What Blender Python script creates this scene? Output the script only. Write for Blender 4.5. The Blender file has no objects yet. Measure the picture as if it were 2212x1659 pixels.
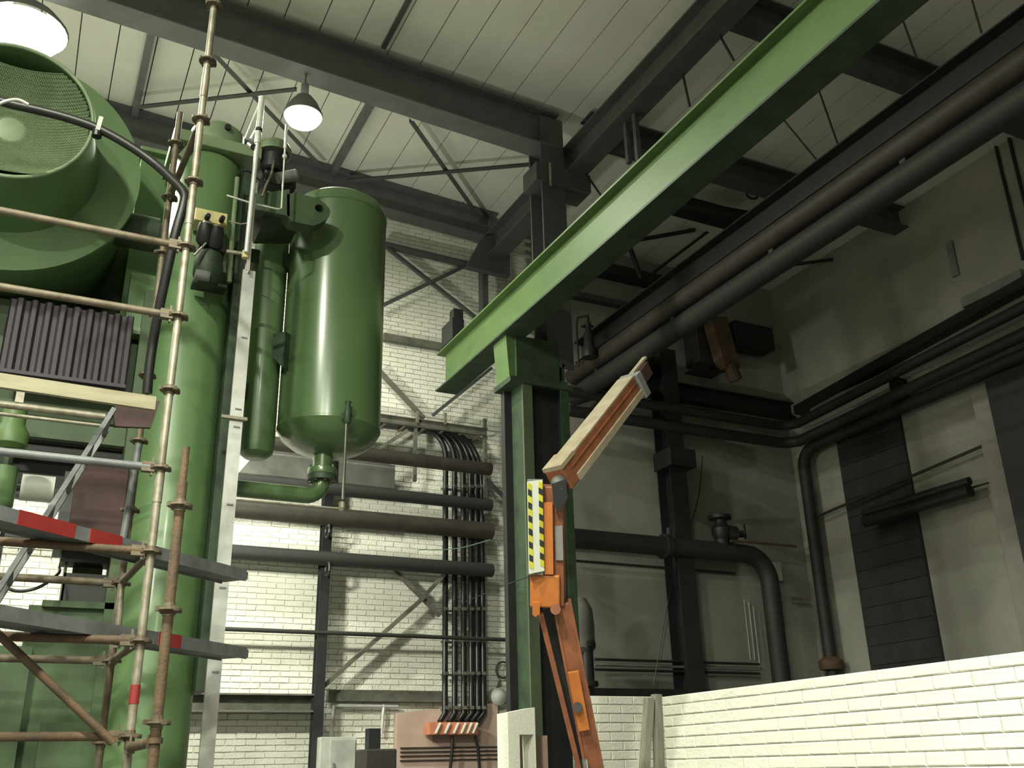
import bpy, math, random
import numpy as np
from mathutils import Vector, Matrix
random.seed(7)
scn = bpy.context.scene
col = scn.collection
# ------------------------------------------------------------------ camera
F = 2100.0
CAM = np.array([0.0, 0.0, 1.6])
_y, _p, _r = math.radians(26.8), math.radians(21.6), math.radians(-1.35)
_f = np.array([math.sin(_y)*math.cos(_p), math.cos(_y)*math.cos(_p), math.sin(_p)])
_rt = np.array([math.cos(_y), -math.sin(_y), 0.0])
_up = np.cross(_rt, _f)
_rt, _up = math.cos(_r)*_rt+math.sin(_r)*_up, -math.sin(_r)*_rt+math.cos(_r)*_up
cd = bpy.data.cameras.new('camera')
cam = bpy.data.objects.new('camera', cd); col.objects.link(cam)
cd.sensor_fit = 'HORIZONTAL'; cd.sensor_width = 36; cd.lens = 36*F/2212; cd.clip_start = .05; cd.clip_end = 200
M = Matrix.Identity(4)
for i in range(3):
    M[i][0] = _rt[i]; M[i][1] = _up[i]; M[i][2] = -_f[i]; M[i][3] = CAM[i]
cam.matrix_world = M
scn.camera = cam
def at(x, y, X=None, Y=None, Z=None, D=None):
    d = _f+(x-1106)/F*_rt-(y-829.5)/F*_up
    t = D if D is not None else (X-CAM[0])/d[0] if X is not None else (Y-CAM[1])/d[1] if Y is not None else (Z-CAM[2])/d[2]
    return Vector(CAM+d*t)
def proj(p):
    v = np.array(p)-CAM; w = v@_f
    return 1106+F*(v@_rt)/w, 829.5-F*(v@_up)/w, w
# ------------------------------------------------------------------ world, exposure
w = bpy.data.worlds.new('hall_ambient'); scn.world = w; w.use_nodes = True
w.node_tree.nodes['Background'].inputs[0].default_value = (.5, .55, .7, 1)
w.node_tree.nodes['Background'].inputs[1].default_value = .012
scn.view_settings.view_transform = 'Standard'; scn.view_settings.look = 'None'
scn.view_settings.gamma = 1; scn.view_settings.use_curve_mapping = False
scn.view_settings.exposure = -0.18
LAMP_W = 480.0
LAMP_SPREAD = math.radians(180)
LAMP_COL = (.97, 1.0, .80)
# hall lamps hanging under the roof: (x, y, z of lens, lens radius, watts)
LAMPS = [(2.24, 9.98, 9.12, .23, .5), (-.88, 9.98, 9.3, .42, .9), (-4.2, 9.98, 9.4, .23, 2.2), (0, 2.5, 6.5, .23, 1.0),
         (-3, 2.5, 9.3, .23, 2.2), (0, -1.0, 6.0, .23, .6), (-6, -5.0, 9.3, .23, 5.0)]
# work floodlight standing behind the machine, turned to the back wall
FLOOD = (1.12, 9.6, 4.3); FLOOD_W = 235.0; FLOOD_DIR = (.38, 1.0, -.05)
# ------------------------------------------------------------------ materials
MAT = {}
def mat(name, c, rough=.6, metal=0.0, c2=None, scale=3.0, amount=.5, bump=0.0, bscale=60.0, detail=5, coat=0.0, spec=.5, stretch=None):
    m = bpy.data.materials.new(name); m.use_nodes = True
    nt = m.node_tree; N = nt.nodes; L = nt.links; b = N['Principled BSDF']
    b.inputs['Roughness'].default_value = rough; b.inputs['Metallic'].default_value = metal
    b.inputs['Specular IOR Level'].default_value = spec
    if coat: b.inputs['Coat Weight'].default_value = coat; b.inputs['Coat Roughness'].default_value = .15
    tc = N.new('ShaderNodeNewGeometry')
    src = tc.outputs['Position']
    if stretch:
        mp = N.new('ShaderNodeMapping'); mp.inputs['Scale'].default_value = stretch
        L.new(src, mp.inputs[0]); src = mp.outputs[0]
    n = N.new('ShaderNodeTexNoise'); n.inputs['Scale'].default_value = scale; n.inputs['Detail'].default_value = detail
    n.inputs['Roughness'].default_value = .65
    L.new(src, n.inputs['Vector'])
    r = N.new('ShaderNodeValToRGB')
    c2 = c2 or tuple(x*.6 for x in c)
    r.color_ramp.elements[0].position = .5-.28*(1-amount+.2); r.color_ramp.elements[1].position = .5+.28*(1-amount+.2)
    r.color_ramp.elements[0].color = (*c2, 1); r.color_ramp.elements[1].color = (*c, 1)
    L.new(n.outputs['Fac'], r.inputs[0]); L.new(r.outputs[0], b.inputs['Base Color'])
    if bump:
        n2 = N.new('ShaderNodeTexNoise'); n2.inputs['Scale'].default_value = bscale; n2.inputs['Detail'].default_value = 4
        L.new(tc.outputs['Position'], n2.inputs['Vector'])
        bp = N.new('ShaderNodeBump'); bp.inputs['Strength'].default_value = bump; bp.inputs['Distance'].default_value = .02
        L.new(n2.outputs['Fac'], bp.inputs['Height']); L.new(bp.outputs[0], b.inputs['Normal'])
    MAT[name] = m
    return m
def emis(name, c, s):
    m = bpy.data.materials.new(name); m.use_nodes = True
    b = m.node_tree.nodes['Principled BSDF']
    b.inputs['Base Color'].default_value = (.8, .8, .8, 1)
    b.inputs['Emission Color'].default_value = (*c, 1); b.inputs['Emission Strength'].default_value = s
    MAT[name] = m
mat('white_brick', (.80, .79, .72), .85, c2=(.70, .69, .62), scale=2.2, bump=.6, bscale=45)
mat('mortar', (.70, .69, .62), .9, c2=(.56, .55, .49), scale=5, bump=.3)
mat('white_block', (.74, .73, .66), .8, c2=(.66, .65, .59), scale=3, bump=.3, bscale=40)
mat('block_joint', (.55, .54, .48), .9, scale=6)
mat('ceiling_panel', (.72, .71, .66), .7, c2=(.65, .64, .60), scale=1.5)
mat('ceiling_gap', (.30, .30, .28), .9)
mat('concrete', (.17, .165, .155), .85, c2=(.11, .11, .105), scale=1.2, bump=.2)
mat('dark_steel', (.075, .080, .080), .6, c2=(.048, .052, .053), scale=4)
mat('roof_steel_glare', (.125, .130, .135), .6, c2=(.09, .094, .10), scale=4)  # dark steel made paler: lamp glare over the rafters put into the colour
mat('black_steel', (.018, .018, .020), .5, c2=(.010, .010, .012), scale=6)
mat('pipe_dark', (.015, .015, .015), .65, c2=(.018, .017, .016), scale=5)
mat('pipe_brown', (.036, .029, .022), .6, c2=(.018, .015, .012), scale=5)
mat('girt_steel', (.14, .135, .11), .7, c2=(.07, .068, .058), scale=6)
mat('green_paint', (.118, .200, .086), .42, c2=(.078, .145, .056), scale=2.0, coat=.1, stretch=(1, 1, .35))
mat('green_gloss', (.085, .142, .060), .27, c2=(.066, .118, .049), scale=1.6, coat=.25)
mat('green_worn', (.066, .112, .048), .6, c2=(.022, .036, .018), scale=3.2, amount=.3, stretch=(1, 1, .3))
mat('green_pale', (.20, .26, .15), .5, c2=(.13, .18, .10), scale=4)
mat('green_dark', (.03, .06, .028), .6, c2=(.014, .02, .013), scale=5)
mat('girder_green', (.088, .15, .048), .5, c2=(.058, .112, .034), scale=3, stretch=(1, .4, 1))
mat('galvanised', (.30, .28, .23), .5, .4, c2=(.15, .125, .085), scale=11)
mat('galv_rusty', (.17, .14, .10), .6, .3, c2=(.08, .058, .038), scale=9)
mat('rust', (.12, .068, .036), .75, .1, c2=(.055, .04, .026), scale=9, bump=.2)
mat('aluminium', (.62, .62, .60), .42, .7, c2=(.45, .45, .43), scale=7)
mat('chrome', (.75, .75, .73), .2, .95)
mat('zinc_white', (.78, .78, .74), .35, .3)
mat('rubber', (.012, .012, .013), .45)
mat('wood_plank', (.29, .26, .18), .75, c2=(.20, .175, .115), scale=6, stretch=(.4, 4, 4))
mat('deck_grey', (.17, .18, .19), .6, .3, c2=(.10, .10, .105), scale=8)
mat('red_paint', (.24, .020, .018), .5, c2=(.17, .014, .014), scale=8)
mat('oxide_red', (.06, .024, .022), .75, c2=(.03, .015, .016), scale=5)
mat('corrugated', (.050, .036, .052), .6, c2=(.028, .020, .030), scale=4, stretch=(1, 1, .3))
mat('orange_paint', (.46, .15, .032), .45, c2=(.36, .105, .024), scale=5)
mat('orange_worn', (.27, .09, .038), .55, c2=(.14, .05, .028), scale=8)
mat('tan_worn', (.33, .29, .215), .6, c2=(.24, .19, .13), scale=8)
mat('label_white', (.66, .68, .62), .5, c2=(.58, .60, .54), scale=9)
mat('label_yellow', (.72, .66, .05), .5)
mat('label_black', (.03, .035, .03), .5)
mat('valve_yellow', (.62, .55, .27), .5, c2=(.5, .43, .2), scale=9)
mat('cabinet_grey', (.48, .50, .46), .5)
mat('plate_grey', (.20, .20, .20), .6, c2=(.15, .15, .15), scale=6)
mat('pink_wall', (.50, .36, .31), .85, c2=(.40, .28, .24), scale=2)
mat('gland_orange', (.60, .22, .13), .6)
mat('cable_black', (.015, .015, .018), .35)
mat('brown_dark', (.035, .03, .026), .7, c2=(.02, .018, .016), scale=5)
mat('duct_grey', (.22, .22, .20), .55, .2, c2=(.14, .14, .13), scale=4)
mat('wall_grey', (.46, .46, .40), .9, c2=(.30, .30, .265), scale=.9, amount=.4, bump=.3, bscale=30)
mat('wall_stain', (.30, .28, .25), .9, c2=(.19, .175, .165), scale=1.1, amount=.4)
mat('door_dark', (.030, .026, .030), .7, c2=(.016, .014, .017), scale=5)
mat('timber_grey', (.26, .25, .20), .8, c2=(.16, .15, .12), scale=8, stretch=(4, 4, .5))
mat('green_cable', (.05, .10, .07), .5)
mat('column_strip', (.075, .10, .055), .6, c2=(.05, .062, .042), scale=3, stretch=(1, 1, .4))
emis('lamp_lens', (1.0, .98, .82), 14)

def brick_bump(m, flip):
    """courses pressed into a far wall's paint, too far off to pick out single bricks"""
    nt = m.node_tree; N = nt.nodes; L = nt.links; b = N['Principled BSDF']
    g = N.new('ShaderNodeNewGeometry'); sp = N.new('ShaderNodeSeparateXYZ'); cb = N.new('ShaderNodeCombineXYZ')
    L.new(g.outputs['Position'], sp.inputs[0]); L.new(sp.outputs['Y' if flip else 'X'], cb.inputs[0]); L.new(sp.outputs['Z'], cb.inputs[1])
    bt = N.new('ShaderNodeTexBrick'); bt.inputs['Scale'].default_value = 1; bt.inputs['Brick Width'].default_value = .25
    bt.inputs['Row Height'].default_value = .075; bt.inputs['Mortar Size'].default_value = .006
    L.new(cb.outputs[0], bt.inputs['Vector'])
    bp = N.new('ShaderNodeBump'); bp.inputs['Strength'].default_value = .5; bp.inputs['Distance'].default_value = .01; bp.invert = True
    L.new(bt.outputs['Fac'], bp.inputs['Height']); L.new(bp.outputs[0], b.inputs['Normal'])
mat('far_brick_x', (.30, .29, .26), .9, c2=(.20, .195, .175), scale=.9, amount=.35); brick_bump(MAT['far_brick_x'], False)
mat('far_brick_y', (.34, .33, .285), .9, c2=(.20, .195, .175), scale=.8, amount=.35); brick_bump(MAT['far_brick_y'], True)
# ------------------------------------------------------------------ mesh builder
ORG = {}
def V(*a): return Vector(a)
class MB:
    def __init__(s): s.v = []; s.f = []
    def ext(s, prof, p0, p1, up=(0, 0, 1), caps=True):
        p0, p1 = Vector(p0), Vector(p1); d = (p1-p0).normalized(); up = Vector(up)
        if abs(d.dot(up)) > .995: up = Vector((0, 1, 0))
        sd = d.cross(up).normalized(); u = sd.cross(d)
        n = len(prof); b = len(s.v)
        for p in (p0, p1):
            for a, c in prof: s.v.append(p+sd*a+u*c)
        for i in range(n):
            j = (i+1) % n; s.f.append((b+i, b+j, b+n+j, b+n+i))
        if caps: s.f.append(tuple(b+i for i in reversed(range(n)))); s.f.append(tuple(b+n+i for i in range(n)))
        return s
    def bar(s, p0, p1, w, h, up=(0, 0, 1)):
        return s.ext([(-w/2, -h/2), (w/2, -h/2), (w/2, h/2), (-w/2, h/2)], p0, p1, up)
    def box(s, a, b):
        a, b = Vector(a), Vector(b)
        c = (a+b)/2
        return s.bar((min(a.x, b.x), c.y, c.z), (max(a.x, b.x), c.y, c.z), abs(b.y-a.y), abs(b.z-a.z))
    def ibeam(s, p0, p1, h, b, tf=.02, tw=.014, up=(0, 0, 1)):
        B, H, w = b/2, h/2, tw/2
        return s.ext([(-B, -H), (B, -H), (B, -H+tf), (w, -H+tf), (w, H-tf), (B, H-tf), (B, H), (-B, H), (-B, H-tf), (-w, H-tf), (-w, -H+tf), (-B, -H+tf)], p0, p1, up)
    def angle(s, p0, p1, a, t=.01, up=(0, 0, 1)):
        return s.ext([(0, 0), (a, 0), (a, t), (t, t), (t, a), (0, a)], p0, p1, up)
    def channel(s, p0, p1, h, b, t=.01, up=(0, 0, 1)):
        H = h/2
        return s.ext([(0, -H), (b, -H), (b, -H+t), (t, -H+t), (t, H-t), (b, H-t), (b, H), (0, H)], p0, p1, up)
    def tube(s, p0, p1, r, n=12, r1=None):
        p0, p1 = Vector(p0), Vector(p1); d = (p1-p0).normalized()
        up = Vector((0, 0, 1)) if abs(d.z) < .9 else Vector((0, 1, 0))
        sd = d.cross(up).normalized(); u = sd.cross(d); b = len(s.v); r1 = r if r1 is None else r1
        for p, q in ((p0, r), (p1, r1)):
            for i in range(n):
                a = 2*math.pi*i/n; s.v.append(p+(sd*math.cos(a)+u*math.sin(a))*q)
        for i in range(n):
            j = (i+1) % n; s.f.append((b+i, b+j, b+n+j, b+n+i))
        s.f.append(tuple(b+i for i in reversed(range(n)))); s.f.append(tuple(b+n+i for i in range(n)))
        return s
    def path(s, pts, r, n=10, closed=False):
        pts = [Vector(p) for p in pts]; m = len(pts); b = len(s.v); u = None
        for k, p in enumerate(pts):
            if closed: t = pts[(k+1) % m]-pts[k-1]
            else: t = pts[min(k+1, m-1)]-pts[max(k-1, 0)]
            t.normalize()
            if u is None:
                u = Vector((0, 0, 1)) if abs(t.z) < .9 else Vector((0, 1, 0))
            u = (u-t*u.dot(t)).normalized(); sd = t.cross(u)
            for i in range(n):
                a = 2*math.pi*i/n; s.v.append(p+(sd*math.cos(a)+u*math.sin(a))*r)
        for k in range(m if closed else m-1):
            k2 = (k+1) % m
            for i in range(n):
                j = (i+1) % n; s.f.append((b+k*n+i, b+k*n+j, b+k2*n+j, b+k2*n+i))
        if not closed:
            s.f.append(tuple(b+i for i in reversed(range(n)))); s.f.append(tuple(b+(m-1)*n+i for i in range(n)))
        return s
    def lathe(s, prof, o, ax=(0, 0, 1), n=32, close=False):
        """prof: (radius, distance along the axis)"""
        o, d = Vector(o), Vector(ax).normalized()
        up = Vector((0, 0, 1)) if abs(d.z) < .9 else Vector((0, 1, 0))
        sd = d.cross(up).normalized(); u = sd.cross(d); b = len(s.v); m = len(prof)
        for r, h in prof:
            for i in range(n):
                a = 2*math.pi*i/n; s.v.append(o+d*h+(sd*math.cos(a)+u*math.sin(a))*max(r, 1e-4))
        for k in range(m if close else m-1):
            k2 = (k+1) % m
            for i in range(n):
                j = (i+1) % n; s.f.append((b+k*n+i, b+k*n+j, b+k2*n+j, b+k2*n+i))
        if not close:
            s.f.append(tuple(b+i for i in reversed(range(n)))); s.f.append(tuple(b+(m-1)*n+i for i in range(n)))
        return s
    def torus(s, o, ax, R, r, n=28, k=8):
        return s.lathe([(R+r*math.cos(2*math.pi*i/k), r*math.sin(2*math.pi*i/k)) for i in range(k)], o, ax, n, True)
    def poly(s, pts, thick):
        """flat outline with real thickness along its normal"""
        pts = [Vector(p) for p in pts]; n = len(pts)
        nr = Vector((0, 0, 0))
        for i in range(n): nr += pts[i].cross(pts[(i+1) % n])
        nr = nr.normalized()*thick/2; b = len(s.v)
        for p in pts: s.v.append(p-nr)
        for p in pts: s.v.append(p+nr)
        for i in range(n):
            j = (i+1) % n; s.f.append((b+i, b+j, b+n+j, b+n+i))
        s.f.append(tuple(b+i for i in reversed(range(n)))); s.f.append(tuple(b+n+i for i in range(n)))
        return s
    def build(s, name, m, parent=None, smooth=None, org=None, bevel=0):
        o_ = ORG[parent.name] if parent is not None else Vector(org) if org is not None else None
        if o_ is None:
            xs = [v.x for v in s.v]; ys = [v.y for v in s.v]; zs = [v.z for v in s.v]
            o_ = Vector(((min(xs)+max(xs))/2, (min(ys)+max(ys))/2, min(zs)))
        me = bpy.data.meshes.new(name)
        me.from_pydata([tuple(v-o_) for v in s.v], [], s.f)
        me.materials.append(MAT[m] if isinstance(m, str) else m)
        o = bpy.data.objects.new(name, me); col.objects.link(o)
        if parent is not None: o.parent = parent
        else: o.location = o_
        ORG[o.name] = o_
        if smooth:
            me.polygons.foreach_set('use_smooth', [True]*len(me.polygons)); me.set_sharp_from_angle(angle=math.radians(smooth))
        if bevel:
            bm = o.modifiers.new('bevel', 'BEVEL'); bm.width = bevel; bm.segments = 2; bm.limit_method = 'ANGLE'
        return o
def tag(o, label, cat, group=None, kind=None):
    o['label'] = label; o['category'] = cat
    if group: o['group'] = group
    if kind: o['kind'] = kind
    return o
def struct(o, label=None, cat=None):
    o['kind'] = 'structure'
    if label: o['label'] = label
    if cat: o['category'] = cat
    return o
def thing(name, label, cat, loc, group=None, kind=None):
    o = bpy.data.objects.new(name, None); col.objects.link(o); o.location = loc; o.empty_display_size = .1
    ORG[o.name] = Vector(loc)
    return tag(o, label, cat, group, kind)
def arc(c, p0, p1, n=8):
    """quarter bend from p0 to p1 round the centre c"""
    c, p0, p1 = Vector(c), Vector(p0), Vector(p1); out = []
    for i in range(n+1):
        a = math.pi/2*i/n; out.append(c+(p0-c)*math.cos(a)+(p1-c)*math.sin(a))
    return out
def bez(p0, p1, p2, p3, n=14):
    p0, p1, p2, p3 = map(Vector, (p0, p1, p2, p3))
    return [p0*(1-t)**3+p1*3*t*(1-t)**2+p2*3*t*t*(1-t)+p3*t**3 for t in [i/n for i in range(n+1)]]
def catmull(pts, k=6):
    pts = [Vector(p) for p in pts]; q = [pts[0]*2-pts[1]]+pts+[pts[-1]*2-pts[-2]]; out = []
    for i in range(1, len(q)-2):
        for j in range(k):
            t = j/k
            out.append(.5*((2*q[i])+(q[i+1]-q[i-1])*t+(2*q[i-1]-5*q[i]+4*q[i+1]-q[i+2])*t*t+(3*q[i]-q[i-1]-3*q[i+1]+q[i+2])*t**3))
    return out+[pts[-1]]

# ================================================================== THE HALL
YB, XR = 13.0, 12.3
XC, YC = 5.9, 10.0           # the line of hall columns and its frame
XE = 6.5
def zroof(x): return 10.42-.05*(x-4) if x <= XE else 10.25
struct(MB().box((-10, -9, -.3), (12.7, 13.4, 0)).build('floor', 'concrete'), 'grey concrete hall floor', 'floor')
# back wall: a core with bricks proud of it
wb = struct(MB().box((-10, YB+.018, 0), (6.9, YB+.4, 10.6)).build('wall_back', 'mortar'), 'whitewashed brick back wall behind pipes and cables', 'wall')
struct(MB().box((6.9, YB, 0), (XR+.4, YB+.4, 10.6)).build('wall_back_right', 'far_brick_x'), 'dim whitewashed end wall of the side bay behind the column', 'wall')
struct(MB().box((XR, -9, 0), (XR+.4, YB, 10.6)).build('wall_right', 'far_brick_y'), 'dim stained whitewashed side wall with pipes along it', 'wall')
struct(MB().box((-10.4, -9, 0), (-10, 13.4, 11.4)).build('wall_left', 'far_brick_y'))
struct(MB().box((-10.4, -9.4, 0), (12.7, -9, 11.4)).build('wall_rear', 'far_brick_x'))
# bricks of the back wall
rects = [(445, 1545, 672, 1659), (455, 1290, 690, 1485), (490, 1130, 690, 1230), (830, 745, 965, 890), (720, 1290, 840, 1480), (0, 1230, 130, 1320), (860, 1400, 960, 1500), (730, 1535, 830, 1600)]
BW, BH, BG = .25, .075, .011
cells = []
row = 0
z = 1.2
while z < 10.15:
    off = -.125 if row % 2 else 0
    x = -1.5+off
    while x < 6.8:
        cells.append((x, z)); x += BW
    z += BH; row += 1
def brick_mesh(n):
    rnd = random.Random(n); W, H = BW-BG, BH-BG; j = lambda: rnd.uniform(-.004, .004)
    fr = [V(0+j(), -.010+j()*.6, j()), V(W+j(), -.010+j()*.6, j()), V(W+j(), -.010+j()*.6, H+j()), V(j(), -.010+j()*.6, H+j())]
    bk = [V(0, .03, 0), V(W, .03, 0), V(W, .03, H), V(0, .03, H)]
    me = bpy.data.meshes.new('brick')
    me.from_pydata([tuple(v) for v in fr+bk], [], [(0, 1, 2, 3), (4, 5, 1, 0), (5, 6, 2, 1), (6, 7, 3, 2), (7, 4, 0, 3)])
    me.materials.append(MAT['white_brick']); return me, fr, bk
bms = [brick_mesh(i) for i in range(10)]
scored = []
for (x, z) in cells:
    u, v, d = proj((x+.12, YB, z+.03))
    if any(a < u < c and b < v < e for a, b, c, e in rects): scored.append((d, x, z))
scored.sort(); near = {(x, z) for d, x, z in scored[:300]}
rest = MB()
for (x, z) in cells:
    k = random.randrange(10); dy = random.uniform(-.004, .004)
    if (x, z) in near:
        o = bpy.data.objects.new('brick', bms[k][0]); col.objects.link(o); o.parent = wb
        o.location = Vector((x, YB+.01+dy, z))-ORG[wb.name]
    else:
        b = len(rest.v); rest.v += [v+V(x, YB+.01+dy, z) for v in bms[k][1]+bms[k][2]]
        rest.f += [(b, b+1, b+2, b+3), (b+4, b+5, b+1, b), (b+5, b+6, b+2, b+1), (b+6, b+7, b+3, b+2), (b+7, b+4, b, b+3)]
ro = rest.build('brick_courses', 'white_brick', wb); ro['kind'] = 'stuff'
# ceilings of long panels
PW = .46
ce = struct(MB().ext([(-9, 0), (9, 0), (9, .1), (-9, .1)], (-10, 2, zroof(-10)+.05), (XE, 2, zroof(XE)+.05)).build('ceiling', 'ceiling_gap'), 'pale panelled roof lining sloping over the main bay', 'ceiling')
x = XE-.005
while x > -9.5:
    m = MB().ext([(-11, 0), (11, 0), (11, .06), (-11, .06)], (x-PW+.014, 2, zroof(x-PW)-.02), (x, 2, zroof(x)-.02))
    m.build('panel', 'ceiling_panel', ce); x -= PW
ce2 = struct(MB().box((XE, -9, 10.30), (XR, YB, 10.4)).build('ceiling_side_bay', 'ceiling_gap'), 'dim panelled roof lining over the side bay', 'ceiling')
x = XE+.005
while x < XR-.1:
    MB().box((x, -9, 10.24), (min(x+PW-.014, XR), YB, 10.31)).build('panel', 'ceiling_panel', ce2); x += PW

# ------------------------------------------------------------------ low white wall at the right
LX, LY, LZ = 4.38, 6.32, 2.08
lw = struct(MB().box((LX+.012, -3, 0), (LX+.24, LY-.01, LZ-.012)).build('wall_low', 'block_joint'), 'bright white painted low brick wall at lower right', 'wall')
zs = [LZ-.065]+[LZ-.065-.075*k for k in range(1, 12)]
lbm = {}
def lbrick(L, H, k):
    key = (round(L, 3), round(H, 3), k)
    if key not in lbm:
        rnd = random.Random(str(key)); j = lambda a=.0025: rnd.uniform(-a, a); c = .006
        m = MB(); pts = []
        me = bpy.data.meshes.new('brick')
        fr = [V(j(.002), c+j(), c+j()), V(j(.002), L-c+j(), c+j()), V(j(.002), L-c+j(), H-c+j()), V(j(.002), c+j(), H-c+j())]
        md = [V(c, 0, 0), V(c, L, 0), V(c, L, H), V(c, 0, H)]
        bk = [V(.235, 0, 0), V(.235, L, 0), V(.235, L, H), V(.235, 0, H)]
        vs = fr+md+bk; fs = [(3, 2, 1, 0)]
        for a in (0, 4):
            for i in range(4):
                q = (i+1) % 4; fs.append((a+i, a+q, a+4+q, a+4+i))
        me.from_pydata([tuple(v) for v in vs], [], fs); me.materials.append(MAT['white_block']); lbm[key] = me
    return lbm[key]
for r_, z in enumerate(zs):
    H = (.060 if r_ == 0 else .070)
    y = LY-(.0 if r_ % 2 else .12)
    if r_ % 2 == 0:
        o = bpy.data.objects.new('brick', lbrick(.115, H, 0)); col.objects.link(o); o.parent = lw
        o.location = Vector((LX, LY-.115, z))-ORG[lw.name]
    while y > 2.2:
        o = bpy.data.objects.new('brick', lbrick(.244, H, random.randrange(4))); col.objects.link(o); o.parent = lw
        o.location = Vector((LX+random.uniform(-.0015, .0015), y-.244, z))-ORG[lw.name]; y -= .25
# white walling behind the lift, between the column and the low wall
wy = 7.6
p0 = at(1262, 1503, Y=wy); p1 = at(1425, 1506, Y=wy)
wm = struct(MB().box((p0.x, wy+.01, 0), (p1.x+.5, wy+.24, p0.z-.01)).build('wall_partition', 'block_joint'), 'low white brick wall between orange lift and upright grey planks', 'wall')
for r_ in range(8):
    z = p0.z-.07-.075*r_; x = p0.x-(.125 if r_ % 2 else 0); first = True
    while x < p1.x+.45:
        a = max(x, p0.x)
        o = bpy.data.objects.new('brick', lbrick(x+.244-a, .07, random.randrange(3))); col.objects.link(o); o.parent = wm
        o.rotation_euler = (0, 0, -math.pi/2); o.location = Vector((a, wy+.24, z))-ORG[wm.name]
        o.rotation_euler = (0, 0, math.pi/2); o.location = Vector((x+.244, wy, z))-ORG[wm.name]; x += .25
# ------------------------------------------------------------------ steel frame
def steel(name, mb, m, label, cat='beam', group=None, **k): return tag(mb.build(name, m, **k), label, cat, group)
def rafter(y, x0, x1, h, b, name, label, m='roof_steel_glare', drop=0):
    return steel(name, MB().ibeam((x0, y, zroof(x0)-.04-h/2-drop), (x1, y, zroof(x1)-.04-h/2-drop), h, b, .025), m, label)
rafter(YC, -9.9, XC-.1, .60, .34, 'roof_rafter', 'deep dark I-beam rafter crossing the ceiling at top left', drop=.08)
rafter(12.8, -9.9, XC+.3, .50, .26, 'wall_rafter', 'dark I-beam rafter where the pale ceiling meets the back wall')
# roof purlins along the hall
def purlin(px, py, y0, y1, label):
    p = at(px, py, Z=10.2); z = zroof(p.x)-.04-.07
    steel('roof_purlin', MB().channel((p.x, y0, z), (p.x, y1, z),   .14, .09), 'roof_steel_glare', label, group='purlins under the ceiling')
purlin(760, 300, YC+.2, 12.7, 'dark purlin under ceiling right of the hanging round lamp')
purlin(305, 150, YC+.2, 12.7, 'dark purlin under ceiling above the machine, left of the scaffold pole')
p = at(850, 75, Z=10.3)
steel('ceiling_conduit', MB().box((p.x-.03, 2, zroof(p.x)-.08), (p.x+.03, YC-.2, zroof(p.x)-.03)), 'dark_steel', 'thin dark strip running along the ceiling above the deep rafter', 'conduit')
# roof cross braces
def zr(x, d=.2): return zroof(x)-d
def brace(pa, pb, label, d=.25, w=.07, name='roof_brace', group='diagonal braces under the roof'):
    a = at(*pa, Z=zroof(3)-d); b = at(*pb, Z=zroof(3)-d)
    a.z = zr(a.x, d); b.z = zr(b.x, d)
    steel(name, MB().angle(a, b, w, .008), 'dark_steel', label, 'brace', group)
brace((884, 258), (1056, 488), 'roof brace falling to the right, crossing above the tank')
brace((748, 392), (1178, 338), 'roof brace rising to the right towards the column head', .32)
brace((455, 130), (690, 362), 'roof brace falling to the right behind the round lamp')
brace((300, 252), (640, 202), 'roof brace rising to the right towards the round lamp', .32)
# line of columns: eaves beam, column, corbel
eb = thing('eaves_beam', 'long dark eaves beam running to the column head, pale flange edge', 'beam', (XC, 4, 9.3))
MB().ibeam((XC+.13, -6, 9.48), (XC+.13, 12.7, 9.48), .44, .28, .025).build('beam', 'dark_steel', eb)
MB().box((XC-.02, -6, 9.26), (XC+.29, 12.7, 9.285)).build('flange_plate', 'dark_steel', eb)
cl = thing('hall_column', 'thick dark green-black steel column standing in the centre', 'column', (5.45, YC, 0))
cx0, cx1 = 5.10, 5.72
# lower shaft: two flanges and a web, lacing plates
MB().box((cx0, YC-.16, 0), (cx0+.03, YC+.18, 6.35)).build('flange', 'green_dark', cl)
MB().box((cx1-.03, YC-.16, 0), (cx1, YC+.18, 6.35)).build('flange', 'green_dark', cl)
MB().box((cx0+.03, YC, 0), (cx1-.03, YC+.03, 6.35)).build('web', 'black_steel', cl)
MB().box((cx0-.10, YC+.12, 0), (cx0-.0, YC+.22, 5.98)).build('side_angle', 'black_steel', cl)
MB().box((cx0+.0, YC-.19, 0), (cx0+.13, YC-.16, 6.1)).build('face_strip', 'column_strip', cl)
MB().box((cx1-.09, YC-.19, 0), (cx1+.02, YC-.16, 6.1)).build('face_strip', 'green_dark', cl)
MB().ibeam((5.68, YC+.02, 6.3), (5.68, YC+.02, 10.1), .36, .36, .03, .02, up=(0, 1, 0)).build('upper_shaft', 'dark_steel', cl)
MB().box((XC-.5, YC-.2, 9.0), (XC+.35, YC+.2, 9.28)).build('head_plate', 'dark_steel', cl)
# corbel
GX = 5.0
MB().box((4.92, YC-.22, 5.98), (5.8, YC+.25, 6.05)).build('corbel_plate', 'green_dark', cl)
MB().box((5.02, YC-.2, 6.05), (5.62, YC-.16, 6.58)).build('corbel_web', 'green_dark', cl)
MB().box((5.02, YC+.18, 6.05), (5.62, YC+.21, 6.58)).build('corbel_web', 'green_dark', cl)
MB().box((5.06, YC-.2, 6.58), (5.6, YC+.2, 6.612)).build('corbel_top', 'green_dark', cl)
MB().poly([(4.90, YC+.02, 6.613), (5.05, YC+.02, 6.613), (5.05, YC+.02, 6.05), (4.94, YC+.02, 6.05)], .36).build('corbel_nose', 'girder_green', cl)
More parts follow.
